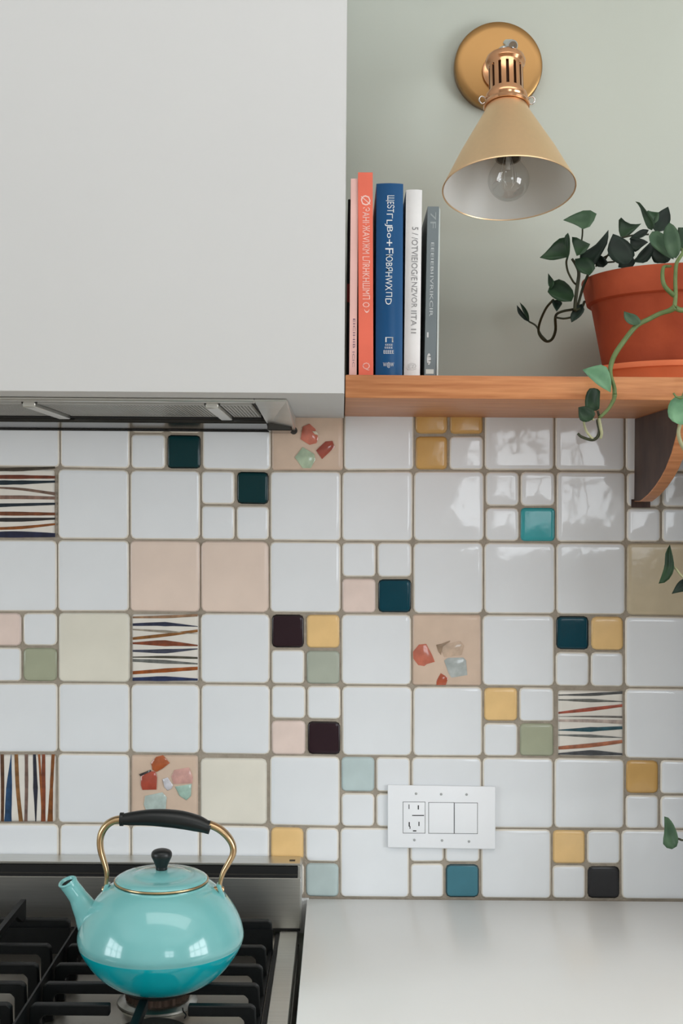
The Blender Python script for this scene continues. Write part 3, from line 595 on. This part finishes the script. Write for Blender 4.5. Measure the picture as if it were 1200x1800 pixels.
def leaf(B, T_, left, right_, d, m_, tilt=(0, 0), fold=0.004, curl=0.0):
    n = 8
    def resample(ch):
        pts = crom([Vector((p[0], p[1], 0)) for p in ch], 5); L = [0]
        for i in range(1, len(pts)): L.append(L[-1] + (pts[i] - pts[i - 1]).length)
        out = []
        for k in range(n + 1):
            s = L[-1] * k / n; j = 0
            while j < len(L) - 2 and L[j + 1] < s: j += 1
            t = (s - L[j]) / max(L[j + 1] - L[j], 1e-9); out.append(pts[j].lerp(pts[j + 1], t))
        return out
    A = resample([B] + left + [T_]); C_ = resample([B] + right_ + [T_])
    Mx = [(A[k].lerp(C_[k], .5)).lerp(Vector((*B, 0)).lerp(Vector((*T_, 0)), k / n), .35) for k in range(n + 1)]
    cx, cy = (B[0] + T_[0]) / 2, (B[1] + T_[1]) / 2
    def dep(p, s, k):
        return d + (tilt[0] * (p.x - cx) + tilt[1] * (p.y - cy)) * .00075 - fold * (1 - abs(s)) ** 1.3 * math.sin(math.pi * min(1, k / n + .12)) + curl * (k / n) ** 2
    bm = bmesh.new(); G = [[], []]
    for side, off in ((0, 0.0), (1, 0.0005)):
        for k in range(n + 1):
            row = []
            for (u, s) in ((0, -1), (.5, -.5), (1, 0), (.5, .5), (0, 1)):
                e = A[k] if s < 0 else C_[k]; p = e.lerp(Mx[k], u) if s else Mx[k]
                row.append(bm.verts.new(P(p.x, p.y, dep(p, s, k) - off)))
            G[side].append(row)
    for k in range(n):
        for c in range(4):
            bm.faces.new((G[0][k][c], G[0][k][c + 1], G[0][k + 1][c + 1], G[0][k + 1][c])); bm.faces.new((G[1][k][c], G[1][k + 1][c], G[1][k + 1][c + 1], G[1][k][c + 1]))
        for c in (0, 4): bm.faces.new((G[0][k][c], G[0][k + 1][c], G[1][k + 1][c], G[1][k][c]))
    bmesh.ops.remove_doubles(bm, verts=bm.verts, dist=1e-6)
    return finish('leaf', bm, m_, pot, smooth=True)
D1, D2, DF = 0.215, 0.25, 0.305
LV = [
 ((1024, 403), (989, 387), [(1010, 395)], [(1037, 398), (1048, 378), (1044, 372), (1029, 369), (1007, 377)], .23, leaf_mid, (.3, .6)),
 ((997, 452), (948, 453), [(985, 455), (968, 457.5)], [(999, 430), (992, 416), (986, 417), (973, 427), (961, 441)], .22, leaf_dark, (.2, .5)),
 ((996, 458), (998, 409), [(994, 435), (991, 418)], [(1001, 445), (1001.5, 420)], .235, leaf_dark, (.8, 0)),
 ((1013, 450), (1037, 429), [(1007, 432), (1004, 418), (1010, 416), (1024, 423)], [(1026, 445), (1034, 435)], .245, leaf_dark, (.2, .5)),
 ((1020, 470), (1069, 404), [(1018, 450), (1030, 440), (1044, 432), (1058, 417)], [(1032, 478), (1046, 464), (1058, 445), (1068, 425)], .225, leaf_deep, (.4, .2)),
 ((1103, 464), (1077, 411), [(1090, 465), (1073, 455), (1067, 440), (1071, 424)], [(1115, 450), (1112, 435), (1102, 423), (1088, 415)], .245, leaf_deep, (0, .3)),
 ((1090, 416), (1127, 393), [(1087, 405), (1088, 381), (1097, 388), (1110, 394)], [(1100, 417), (1112, 408)], .20, leaf_dark, (.2, .4)),
 ((1145, 405), (1116, 354), [(1137, 400), (1129, 380), (1124, 364)], [(1151, 392), (1134, 368), (1123, 355)], .20, leaf_dark, (.6, .2)),
 ((1147, 395), (1157, 373), [(1139, 381), (1135, 370), (1146, 372)], [(1156, 388), (1158, 379)], .19, leaf_mid, (.2, .2)),
 ((1152, 408), (1174, 363), [(1147, 400), (1151, 380), (1160, 371)], [(1168, 405), (1177, 392), (1178, 378)], .185, leaf_deep, (-.3, .2)),
 ((1184, 456), (1140, 415), [(1172, 452), (1156, 441), (1143, 429)], [(1180, 440), (1166, 412), (1152, 405), (1143, 409)], .262, leaf_mid, (-.4, .3)),
 ((1188, 454), (1176, 391), [(1176, 450), (1166, 425), (1166, 405)], [(1196, 440), (1194, 415), (1187, 399)], .272, leaf_mid, (.5, .2)),
 ((1200, 450), (1208, 397), [(1194, 430), (1190, 402), (1199, 400)], [(1215, 440), (1218, 410)], .255, leaf_dark, (-.4, .2)),
 ((1105, 421), (1140, 404), [(1113, 412), (1128, 403)], [(1120, 420), (1134, 414)], .215, leaf_deep, (0, .6)),
 ((1107, 420), (1139, 426), [(1118, 418), (1131, 421)], [(1108, 438), (1117, 443), (1128, 434)], .225, leaf_deep, (0, .4)),
 ((1114, 461), (1143, 425), [(1123, 445)], [(1136, 461), (1149, 440)], .235, leaf_deep, (.3, .3)),
 ((1168, 462), (1142, 428), [(1150, 462), (1144, 448)], [(1174, 450), (1160, 438)], .225, leaf_deep, (.3, .3)),
 ((968, 508), (963, 480), [(963, 500)], [(974, 496)], .195, leaf_dark, (.4, .3)),
 ((1004, 530), (962, 513), [(985, 530), (970, 522)], [(1009, 518), (1003, 505), (990, 493), (979, 491), (968, 498)], .205, leaf_dark, (.2, .7)),
 ((978, 527), (978, 548), [(970, 529), (972, 538)], [(988, 532), (984, 540)], .20, leaf_deep, (.3, .3)),
 ((930, 566), (908, 536), [(921, 562), (910, 550)], [(924, 556), (916, 545)], .10, leaf_deep, (.4, .2)),
 ((930, 566), (913, 531), [(919, 548)], [(929, 553), (923, 541)], .096, leaf_dark, (.4, .2)),
 ((1022, 534), (1004, 567), [(1010, 540), (1002, 555)], [(1027, 545), (1018, 558)], .20, leaf_deep, (.3, .3)),
 ((1036, 484), (1010, 455), [(1020, 479), (1011, 468)], [(1046, 470), (1034, 453)], .235, leaf_dark, (.2, .4)),
 ((1120, 571), (1096, 547), [(1108, 571), (1097, 561)], [(1127, 566), (1118, 554), (1106, 550)], .304, leaf_mid, (.3, .4)),
 ((1073, 690), (1023, 650), [(1052, 678), (1035, 663)], [(1074, 668), (1066, 645), (1056, 641), (1038, 645)], .333, leaf_pale, (.4, .2)),
 ((1048, 722), (1044, 682), [(1030, 720), (1028, 700), (1034, 684)], [(1053, 718), (1054, 698), (1054, 686)], .326, leaf_dark, (.5, .1)),
 ((1040, 738), (1016, 716), [(1030, 742), (1018, 737)], [(1046, 728), (1040, 718), (1028, 714)], .333, leaf_dark, (.4, .3)),
 ((1190, 745), (1206, 697), [(1176, 736), (1173, 718), (1180, 702), (1192, 696)], [(1206, 746), (1220, 732), (1218, 708)], .338, leaf_pale, (.2, .3)),
 ((1177, 957), (1157, 1026), [(1169, 972), (1167, 996)], [(1183, 982), (1184, 1003), (1172, 1022)], .30, leaf_dark, (.5, .1)),
 ((1206, 1014), (1180, 1044), [(1191, 1024)], [(1210, 1036), (1194, 1041)], .30, leaf_deep, (.3, .2)),
 ((1189, 1488), (1167, 1435), [(1178, 1493), (1165, 1484), (1167, 1460)], [(1192, 1474), (1184, 1450), (1173, 1436)], .285, leaf_mid, (.4, .1)),
 ((1060, 470), (1046, 448), [(1048, 468), (1044, 458)], [(1068, 462), (1058, 450)], .215, leaf_deep, (.3, .3)),
 ((1086, 470), (1112, 452), [(1090, 456)], [(1106, 472), (1116, 462)], .20, leaf_deep, (.3, .3)),
 ((1150, 462), (1176, 440), [(1155, 446)], [(1172, 462), (1180, 450)], .215, leaf_deep, (.3, .3)),
]
for L in LV: leaf(L[0], L[1], L[2], L[3], L[4], L[5], L[6])
def vine(pts, rad, m_, ds, per=4):
    n = len(pts); bm = bmesh.new(); q = []
    for i, (x, y) in enumerate(pts):
        t = i / (n - 1) * (len(ds) - 1); k = min(int(t), len(ds) - 2); q.append(P(x, y, ds[k] + (ds[k + 1] - ds[k]) * (t - k)))
    tube(bm, q, rad, 8, per); return finish('vine_stem', bm, m_, pot, smooth=True)
vine([(1150, 440), (1185, 436), (1200, 442), (1189, 462), (1186.5, 490), (1187, 520), (1185, 540)], [.0016, .0022, .0026, .0028], stem_green, [.20, .27, .300, .305, .308])
vine([(1178, 468), (1166, 470), (1164, 488), (1168, 503), (1180, 516), (1187, 520)], [.0018, .0026, .0030, .0034], stem_green, [.285, .302, .306, .305])
vine([(1186, 540), (1176, 546), (1160, 551), (1140, 561), (1118, 573), (1096, 600), (1080, 624), (1073, 644), (1073, 660), (1079, 680), (1080, 693)], [.0042, .0030, .0030, .0032, .0032, .0030, .0024, .0028], stem_green, [.308, .304, .302, .306, .322, .333, .335])
vine([(1186, 541), (1196, 545), (1212, 545)], [.0036, .0032], stem_green, [.306, .302])
vine([(1080, 693), (1078, 703), (1068, 720), (1052, 735)], [.0030, .0022, .0020], stem_green, [.335, .330])
vine([(1052, 735), (1055, 750), (1057, 762), (1055, 771)], [.0022, .0020, .0016], stem_pale, [.330, .325])
vine([(1050, 722), (1053, 735), (1050, 740), (1053, 758), (1048, 770), (1038, 773), (1022, 768), (1015, 762)], [.0014, .0020, .0020, .0016], stem_dark, [.328, .320])
vine([(1044, 738), (1030, 734), (1026, 742), (1030, 757), (1038, 768), (1044, 772)], [.0012, .0015, .0015], stem_pale, [.332, .322])
vine([(1023.5, 401), (1023, 415), (1020, 440), (1024, 470)], .0011, stem_dark, [.228, .21])
vine([(997, 452), (995, 462), (998, 478), (1007, 495), (1012, 500)], .0014, stem_dark, [.225, .20])
vine([(1005, 455), (1012, 466), (1017, 480), (1014, 505), (1011, 530), (1010, 546)], [.0018, .0024, .0024], stem_dark, [.215, .20])
vine([(1036, 476), (1026, 500), (1020, 520), (1013, 545)], .0018, stem_dark, [.19, .195])
vine([(972, 527), (960, 541), (950, 562), (946, 580), (950, 592), (960, 600), (970, 596), (976, 580), (976, 556), (986, 548), (1006, 544)], [.0016, .0018, .0020, .0018], stem_dark, [.18, .12, .11, .13, .19])
vine([(977, 558), (990, 560), (1003, 558)], .0014, stem_dark, [.16, .19])
vine([(929, 565), (942, 573), (950, 588), (960, 599)], [.0012, .0016], stem_dark, [.10, .112])
vine([(1010, 546), (1022, 540), (1027, 530)], .0018, stem_dark, [.20, .185])
for a_, b_ in (((1048, 462), (1076, 446)), ((1046, 468), (1080, 460)), ((1092, 418), (1140, 412)), ((1110, 462), (1150, 430)), ((1060, 462), (1075, 440))):
    vine([a_, ((a_[0] + b_[0]) / 2, (a_[1] + b_[1]) / 2 - 2), b_], .0012, stem_dark, [.20, .21])
vine([(1196, 742), (1192, 760), (1196, 778), (1206, 800), (1212, 850), (1213, 950), (1206, 1015), (1183, 995)], [.0022, .0026, .0016, .0014], stem_pale, [.335, .33, .31, .30])
vine([(1213, 950), (1216, 1100), (1214, 1300), (1212, 1430), (1204, 1474), (1190, 1474)], .0014, stem_dark, [.305, .29, .285])
vine([(1183, 691), (1190, 698), (1202, 690), (1212, 600), (1210, 545)], [.0012, .0020], stem_green, [.336, .335, .305])

# ================================================================== wall switch plate
plate = thing('switch_plate', P(775, 1492, 0.003), 'white wall plate with an outlet and two rocker switches', 'outlet')
def pquad(name, x0, y0, x1, y1, d0, d1, m_, parent, bev=0.0, sl=0.017):
    bm = bmesh.new(); c = [(x0, y0), (x1, y0 + sl * (x1 - x0)), (x1, y1 + sl * (x1 - x0)), (x0, y1)]
    hexa(bm, [P(c[3][0], c[3][1], d1), P(c[2][0], c[2][1], d1), P(c[2][0], c[2][1], d0), P(c[3][0], c[3][1], d0), P(c[0][0], c[0][1], d1), P(c[1][0], c[1][1], d1), P(c[1][0], c[1][1], d0), P(c[0][0], c[0][1], d0)])
    if bev: bevel(bm, bev, 2)
    return finish(name, bm, m_, parent, smooth=bev > 0, angle=40)
pquad('cover_plate', 681, 1379.5, 870.5, 1490, 0.0006, 0.0066, plastic_white, plate, 0.0016, 0.016)
for nm, x0, y0, x1, y1 in (('outlet_face', 708.5, 1410, 746.5, 1464), ('rocker_switch', 753.5, 1411, 797.3, 1464.5), ('rocker_switch', 798.8, 1411.6, 838.5, 1464.8)):
    f = pquad(nm, x0, y0, x1, y1, 0.0055, 0.0074 if nm == 'outlet_face' else 0.0078, plastic_white, plate, 0.0006, 0.006)
    s_ = pquad('seam', x0 - .9, y0 - .9, x1 + .9, y1 + .9, 0.006, 0.00675, line_grey, plate, 0, 0.006)
    if nm == 'outlet_face':
        for (a, b, c, e) in ((718, 1414, 719.3, 1422), (734, 1415.5, 736, 1423), (724, 1432.6, 745, 1434.2), (718, 1445, 720, 1453), (735.2, 1444.5, 737, 1452), (725.5, 1459.5, 731.5, 1461.5), (719.6, 1452, 721, 1457)):
            pquad('socket_slot', a, b, c, e, 0.0072, 0.00755, slot_black, f, 0, 0)
for (x, y) in ((731, 1395), (775, 1396), (819.7, 1396.5), (728, 1476.5), (776.5, 1477.3), (824, 1479)):
    bm = bmesh.new(); c = P(x, y, 0.0064); lathe(bm, [(0, 0), (.0019, 0), (.0019, .0006), (.0012, .0010), (0, .0010)], Matrix.Translation(c) @ Matrix.Rotation(math.pi / 2, 4, 'X'), 12)
    finish('screw', bm, mat('screw_paint', (170, 172, 172), 0.4, 0.2), plate, smooth=True, angle=40)

# ================================================================== countertop
CZ = P(800, 1580.5, 0.0).z
bm = bmesh.new(); box(bm, -0.0465, 2.0, -0.645, -0.0032, CZ - 0.03, CZ); bevel(bm, 0.0012, 2)
tag(finish('countertop', bm, stone, smooth=True, angle=40), 'white stone countertop below the tiles', 'countertop')
bc_ = thing('base_cabinet', (0.98, -0.32, 0), 'white base cabinet under the stone countertop', 'cabinet')
boxobj('carcass', (-0.040, 2.0, -0.60, -0.0032, 0.0, CZ - 0.0305), cabinet_paint, bc_)
for i in range(4): boxobj('cabinet_door', (-0.036 + i * .508, -0.036 + i * .508 + .502, -0.62, -0.6005, 0.10, CZ - 0.035), cabinet_paint, bc_, 0.002, 1)
boxobj('caulk_strip', (-0.060, -0.044, -0.006, -0.0026, CZ - 0.05, CZ + 0.0012), white_paint, wall_back)

# ================================================================== gas range
rng = thing('gas_range', (-0.44, -0.35, 0), 'stainless steel gas range with black cast iron grates', 'stove')
kT = ZC - 0.607
bm = bmesh.new(); box(bm, -0.82, -0.058, -0.66, -0.012, 0.0, kT - 0.03); finish('range_body', bm, steel, rng)
# cooktop: rim all round and a lower well
bm = bmesh.new()
zw = kT - 0.006
box(bm, -0.0846, -0.0585, -0.67, -0.0445, kT - 0.0295, kT); box(bm, -0.82, -0.794, -0.67, -0.0445, kT - 0.0295, kT)
box(bm, -0.794, -0.0846, -0.67, -0.62, kT - 0.0295, kT)
bevel(bm, 0.001, 1)
finish('cooktop_rim', bm, steel, rng, smooth=True, angle=30)
boxobj('cooktop_well', (-0.7938, -0.0848, -0.6198, -0.0445, zw - 0.02, zw), steel_dark, rng)
boxobj('well_gap_shade', (-0.0905, -0.0850, -0.6198, -0.0445, zw, zw + 0.003), black_gap, rng)  # black strip stands in for the shade in the gap beside the well
# backguard
bx1 = P(528, 1560, 0.043).x; bz1 = P(400, 1517, 0.043).z; bz0 = kT + 0.0012; s0 = P(400, 1543, .043).z; s1 = P(400, 1521.5, .043).z
bgd = thing
bm = bmesh.new()
box(bm, -0.82, bx1, -0.043, -0.0034, bz0, s0); box(bm, -0.82, bx1, -0.043, -0.0034, s1, bz1)
box(bm, bx1 - 0.0045, bx1, -0.043, -0.0034, s0, s1); box(bm, -0.82, bx1 - 0.0045, -0.030, -0.0034, s0, s1)
bevel(bm, 0.0009, 1)
finish('backguard', bm, steel, rng, smooth=True, angle=30)
boxobj('vent_slot', (-0.815, bx1 - 0.005, -0.0425, -0.031, s0 + .0006, s1 - .0006), black_gap, rng)
boxobj('slot_louver', (-0.815, bx1 - 0.005, -0.0432, -0.036, s0 + .0045, s0 + .006), burner_black, rng)
boxobj('end_cap', (bx1, bx1 + 0.0014, -0.0425, -0.004, bz0, bz1 - .001), mat('bright_trim', (205, 205, 203), 0.3, 0.8), rng, .0004, 1)
boxobj('badge', (P(509, 1506, .02).x, P(519, 1506, .02).x, -0.030, -0.024, bz1, bz1 + .0006), slot_black, rng)
boxobj('rear_seam', (-0.79, bx1, -0.0442, -0.0432, kT, bz0 + .002), black_gap, rng)
# grates
zg = ZC - 0.567
def lbar(bm, x_in, x_out, d, side=1, w=0.0105, h=0.0125, foot=True):
    """a finger running in x whose outer end bends down to the well; side=+1: outer end on the right"""
    y0, y1 = -d - w / 2, -d + w / 2; z1 = zg; z0 = zg - h; zf_ = zw + 0.0005; lw = 0.0125
    r = 0.005; o = x_out; s = side
    poly = [(x_in, z1), (o - s * r, z1), (o, z1 - r * .8), (o + s * .002, zf_), (o - s * lw, zf_), (o - s * lw, z0 - r), (o - s * (lw + r), z0), (x_in, z0)] if foot else [(x_in, z1), (o, z1), (o, z0), (x_in, z0)]
    prism(bm, [(x, y0, z) for x, z in poly], [(x, y1, z) for x, z in poly])
def taper(bm, xa, xb, d, w=0.0105, h=0.0125):   # pointed inner end
    y0, y1 = -d - w / 2, -d + w / 2
    poly = [(xa, zg), (xb, zg - .0005), (xb + (0.004 if xb > xa else -0.004), zg - .008), (xb, zg - h), (xa, zg - h)]
    prism(bm, [(x, y0, z) for x, z in poly], [(x, y1, z) for x, z in poly])
ds_ = [0.226, 0.297, 0.361, 0.427, 0.497, 0.567]
def fingers(xl, xr_, inner):
    g_ = []
    for d in ds_:
        for side in (1, -1):
            bm = bmesh.new()
            if side == 1: lbar(bm, inner[d][1], xr_, d, 1)
            else: lbar(bm, inner[d][0], xl, d, -1)
            bmesh.ops.recalc_face_normals(bm, faces=bm.faces); bevel(bm, 0.0012, 1)
            finish('grate_finger', bm, iron, rng_grate, smooth=True, angle=35)
def grate(xl, xr_, label, xc):
    global rng_grate
    rng_grate = thing('burner_grate', ((xl + xr_) / 2, -0.35, zw), label, 'grate', 'cast iron burner grates')
    inner = {}
    for d in ds_:
        gap = {0.226: 0, 0.297: .02, 0.361: .032, 0.427: .045, 0.497: .03, 0.567: 0}[d]
        inner[d] = (xc - gap, xc + gap)
    fingers(xl, xr_, inner)
    bm = bmesh.new()
    lbar(bm, xc, xr_ + .002, 0.121, 1, .012, .0245); lbar(bm, xc, xl - .002, 0.121, -1, .012, .0245); bmesh.ops.recalc_face_normals(bm, faces=bm.faces); bevel(bm, .0012, 1); finish('rear_bar', bm, iron, rng_grate, smooth=True, angle=35)
    bm = bmesh.new(); box(bm, xl - .004, xr_ + .004, -0.131, -0.1275, zw + .0004, zg - .010); finish('rear_skirt', bm, iron, rng_grate)
    for (da, db) in ((0.41, 0.60),):
        bm = bmesh.new(); x = xc - .009; y0, y1 = -db, -da
        poly = [(y0, zg), (y1, zg - .0005), (y1 + .004, zg - .008), (y1, zg - .0125), (y0, zg - .0125)]
        prism(bm, [(x - .005, y, z) for y, z in poly], [(x + .005, y, z) for y, z in poly]); bmesh.ops.recalc_face_normals(bm, faces=bm.faces); bevel(bm, .0012, 1); finish('front_finger', bm, iron, rng_grate, smooth=True, angle=35)
    bm = bmesh.new(); lbar(bm, xl, xr_, 0.610, 1, .012, .0125); lbar(bm, xr_ - .05, xl, 0.610, -1, .012, .0125); bmesh.ops.recalc_face_normals(bm, faces=bm.faces); bevel(bm, .0012, 1); finish('front_bar', bm, iron, rng_grate, smooth=True, angle=35)
    for x in (xl - .001, xr_ - .0015):   # low side rails that tie the feet together
        bm = bmesh.new(); box(bm, x, x + .0045, -0.612, -0.118, zw + .0006, zw + .0085); finish('side_rail', bm, iron, rng_grate)
    return rng_grate
grate(-0.353, -0.0945, 'black cast iron grate under the teal kettle', -0.2165)
bm = bmesh.new(); box(bm, -0.3585, -0.3560, -0.612, -0.118, zw + .0006, zg - .0002); finish('divider_rail', bm, iron, rng_grate)
lg = grate(-0.640, -0.3745, 'black cast iron grate left of the kettle', -0.512)
bm = bmesh.new(); y0, y1 = -0.42, -0.121; x = -0.437; zz = ZC - .5405
poly = [(y0, zz), (y1, zz), (y1, zg - .002), (y1 - .012, zg - .002), (y1 - .05, zz - .009), (y0, zz - .009)]
prism(bm, [(x - .0035, y, z) for y, z in poly], [(x + .0035, y, z) for y, z in poly]); bmesh.ops.recalc_face_normals(bm, faces=bm.faces); finish('raised_fin', bm, iron, lg)
bm = bmesh.new(); box(bm, x - .0035, x + .0035, -.425, -.415, zg - .004, zz - .0002); finish('fin_post', bm, iron, lg)
# burners
def burner(x, d, r, label):
    b = thing('gas_burner', (x, -d, zw), label, 'burner', 'gas burners in the cooktop')
    M_ = Matrix.Translation((x, -d, zw))
    bm = bmesh.new(); lathe(bm, [(0, .0004), (r + .010, .0004), (r + .0095, .003), (r + .004, .0062), (r + .002, .007), (0, .007)], M_, 64); finish('burner_ring', bm, steel, b, smooth=True, angle=35)
    n = 72
    bm = bmesh.new(); lathe(bm, [(0, .0072), (r, .0072), (r, .016), (0, .016)], M_, n, rfn=lambda k, i, rr: rr - (.0022 if i % 3 == 0 and rr > .01 else 0)); finish('burner_head', bm, mat('burner_teeth', (92, 74, 64), .5, .4), b, smooth=False)
    bm = bmesh.new(); lathe(bm, [(0, .0162), (r + .002, .0162), (r + .0025, .018), (r - .001, .0205), (0, .022)], M_, 64); finish('burner_cap', bm, burner_black, b, smooth=True, angle=35)
    return b
burner(P(277, 1755, .30).x, 0.300, 0.040, 'round gas burner directly under the kettle')
burner(P(268, 1795, .44).x, 0.443, 0.042, 'black capped gas burner at the bottom edge in front of the kettle')
burner(-0.500, 0.275, 0.034, 'gas burner at the left edge under the second grate')
bm = bmesh.new(); tube(bm, [P(321, 1772, .37), P(322, 1778, .38), P(327, 1784, .386), P(324, 1790, .39)], .0008, 6, 3)
for v in bm.verts: v.co.z = max(v.co.z, zw + .0005)
finish('igniter_wire', bm, slot_black, rng, smooth=True)

# ================================================================== kettle
kx_, kd = P(283, 1640, 0.362).x, 0.362
kz = zg + 0.0003
ket = thing('kettle', (kx_, -kd, kz), 'teal enamel kettle with brass handle and black grip on the stove', 'kettle')
MK_ = Matrix.Translation((kx_, -kd, 0))
def Z(h): return kz + h
body = [(0, 0), (.046, 0), (.052, .0015), (.062, .0065), (.072, .0140), (.081, .0230), (.088, .0325), (.0945, .0430), (.0975, .0495)]
upper = [(.0980, .0515), (.0990, .0560), (.0985, .0620), (.0960, .0715), (.0915, .0820), (.0850, .0930), (.0765, .1040), (.0680, .1120), (.0610, .1172), (.0570, .1195), (.0560, .1215), (.0535, .1215), (.0530, .1170)]
def smoothp(pr, per=3):
    c = crom([Vector((r, z, 0)) for r, z in pr], per); return [(max(0, p.x), p.y) for p in c]
bm = bmesh.new()
pr = [(0, 0)] + smoothp(body[1:] + upper[:11], 3) + upper[11:] ; pr = [(r, Z(h)) for r, h in pr]
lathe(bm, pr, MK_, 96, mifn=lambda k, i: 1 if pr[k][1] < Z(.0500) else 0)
finish('kettle_body', bm, [kettle_teal, kettle_shaded], ket, smooth=True, angle=60)
lid = bmesh.new()
lathe(lid, [(0, Z(.1205)), (.0540, Z(.1225)), (.0552, Z(.1240)), (.0545, Z(.1262)), (.0500, Z(.1288)), (.0400, Z(.1305)), (.0360, Z(.1300)), (.0325, Z(.1322)), (.0200, Z(.1352)), (.0100, Z(.1360)), (0, Z(.1362))], MK_, 96)
lo = finish('lid', lid, kettle_teal, ket, smooth=True, angle=60)
bm = bmesh.new(); lathe(bm, [(.0552, Z(.1222)), (.0563, Z(.1230)), (.0563, Z(.1246)), (.0552, Z(.1252)), (.0548, Z(.1236))], MK_, 96, closed=True); finish('lid_rim', bm, kettle_gold, lo, smooth=True)
bm = bmesh.new(); lathe(bm, smoothp([(0, Z(.1355)), (.0065, Z(.1358)), (.0070, Z(.1400)), (.0100, Z(.1470)), (.0125, Z(.1530)), (.0112, Z(.1580)), (.006, Z(.1605)), (0, Z(.1610))], 3), MK_, 32); finish('knob', bm, black_plastic, lo, smooth=True)
# spout
sp = [P(188, 1642, kd), P(168, 1625, kd + .004), P(151, 1600, kd + .006), P(137, 1576, kd + .006), P(126, 1561, kd + .006), P(119, 1551, kd + .006)]
bm = bmesh.new(); tube(bm, sp, [.0275, .0225, .0150, .0110, .0104, .0108], 24, 5)
bmesh.ops.delete(bm, geom=[f for f in bm.faces if len(f.verts) > 4], context='FACES')
# a thick lip with a dark bore
spo = finish('spout', bm, kettle_teal, ket, smooth=True)
end = sp[-1]; Tn = (Vector((-0.35, -0.25, 1))).normalized(); Rm = Tn.to_track_quat('Z', 'Y').to_matrix().to_4x4(); Rm.translation = end
bm = bmesh.new(); lathe(bm, [(.0070, -.006), (.0108, -.0012), (.0116, .0010), (.0104, .0024), (.0084, .0014), (.0070, -.006)], Rm, 24, closed=True); finish('spout_lip', bm, kettle_teal, spo, smooth=True)
bm = bmesh.new(); lathe(bm, [(0, -.001), (.0076, -.001), (.0076, -.0016), (0, -.0016)], Rm, 20); finish('spout_bore', bm, black_gap, spo)
# handle
hR = [(386, 1569), (386.5, 1558), (387.5, 1548), (393, 1532), (402, 1516), (409, 1502), (409.5, 1488), (403, 1474), (392, 1462), (380, 1454), (368, 1449)]
hL = [(188, 1567), (186.5, 1556), (187.5, 1544), (187, 1530), (182, 1512), (177, 1494), (176, 1476), (180, 1461), (189, 1449), (201, 1442), (214, 1439.5)]
hnd = None
for nm, pts in (('handle_strap', hR), ('handle_strap', hL)):
    bm = bmesh.new(); tube(bm, [P(x, y, kd) for x, y in pts], [.0022, .0026, .0036, .0042, .0046, .0046], 12, 4, flat=1.6)
    finish(nm, bm, kettle_gold, ket, smooth=True)
bm = bmesh.new(); gp = [(212, 1440.5), (218, 1440), (235, 1438.5), (262, 1437), (290, 1438), (318, 1441), (345, 1447), (362, 1453), (370, 1455.5)]
tube(bm, [P(x, y, kd) for x, y in gp], [.0070, .0068, .0082, .0096, .0106, .0108, .0098, .0078, .0076], 20, 4, flat=1.15); finish('grip', bm, black_plastic, ket, smooth=True)
for x, y, a in ((214, 1440, 0), (366, 1454, .25)):
    bm = bmesh.new(); tube(bm, [P(x - 3, y - 3 * a, kd), P(x + 3, y + 3 * a, kd)], .0080, 20, 2); finish('grip_collar', bm, black_plastic, ket, smooth=True, angle=40)
for (x, y, s) in ((384, 1566, 1), (189.5, 1566, -1)):
    bm = bmesh.new(); c = P(x, y, kd)
    hexa(bm, [c + Vector(q) for q in ((s * .012 - .0025, -.008, -.024), (s * .012 + .0025, -.008, -.024), (s * .012 + .0025, .008, -.024), (s * .012 - .0025, .008, -.024), (-.0026, -.0068, .009), (.0026, -.0068, .009), (.0026, .0068, .009), (-.0026, .0068, .009))])
    bevel(bm, .001, 2); finish('handle_lug', bm, kettle_teal, ket, smooth=True, angle=40)
    bm = bmesh.new(); lathe(bm, [(0, -.0062), (.0030, -.0062), (.0038, -.005), (.0038, .005), (.0030, .0062), (0, .0062)], Matrix.Translation(c + Vector((s * .0005, -.001, .002))) @ Matrix.Rotation(math.pi / 2, 4, 'Y'), 16); finish('rivet', bm, kettle_gold, ket, smooth=True, angle=40)
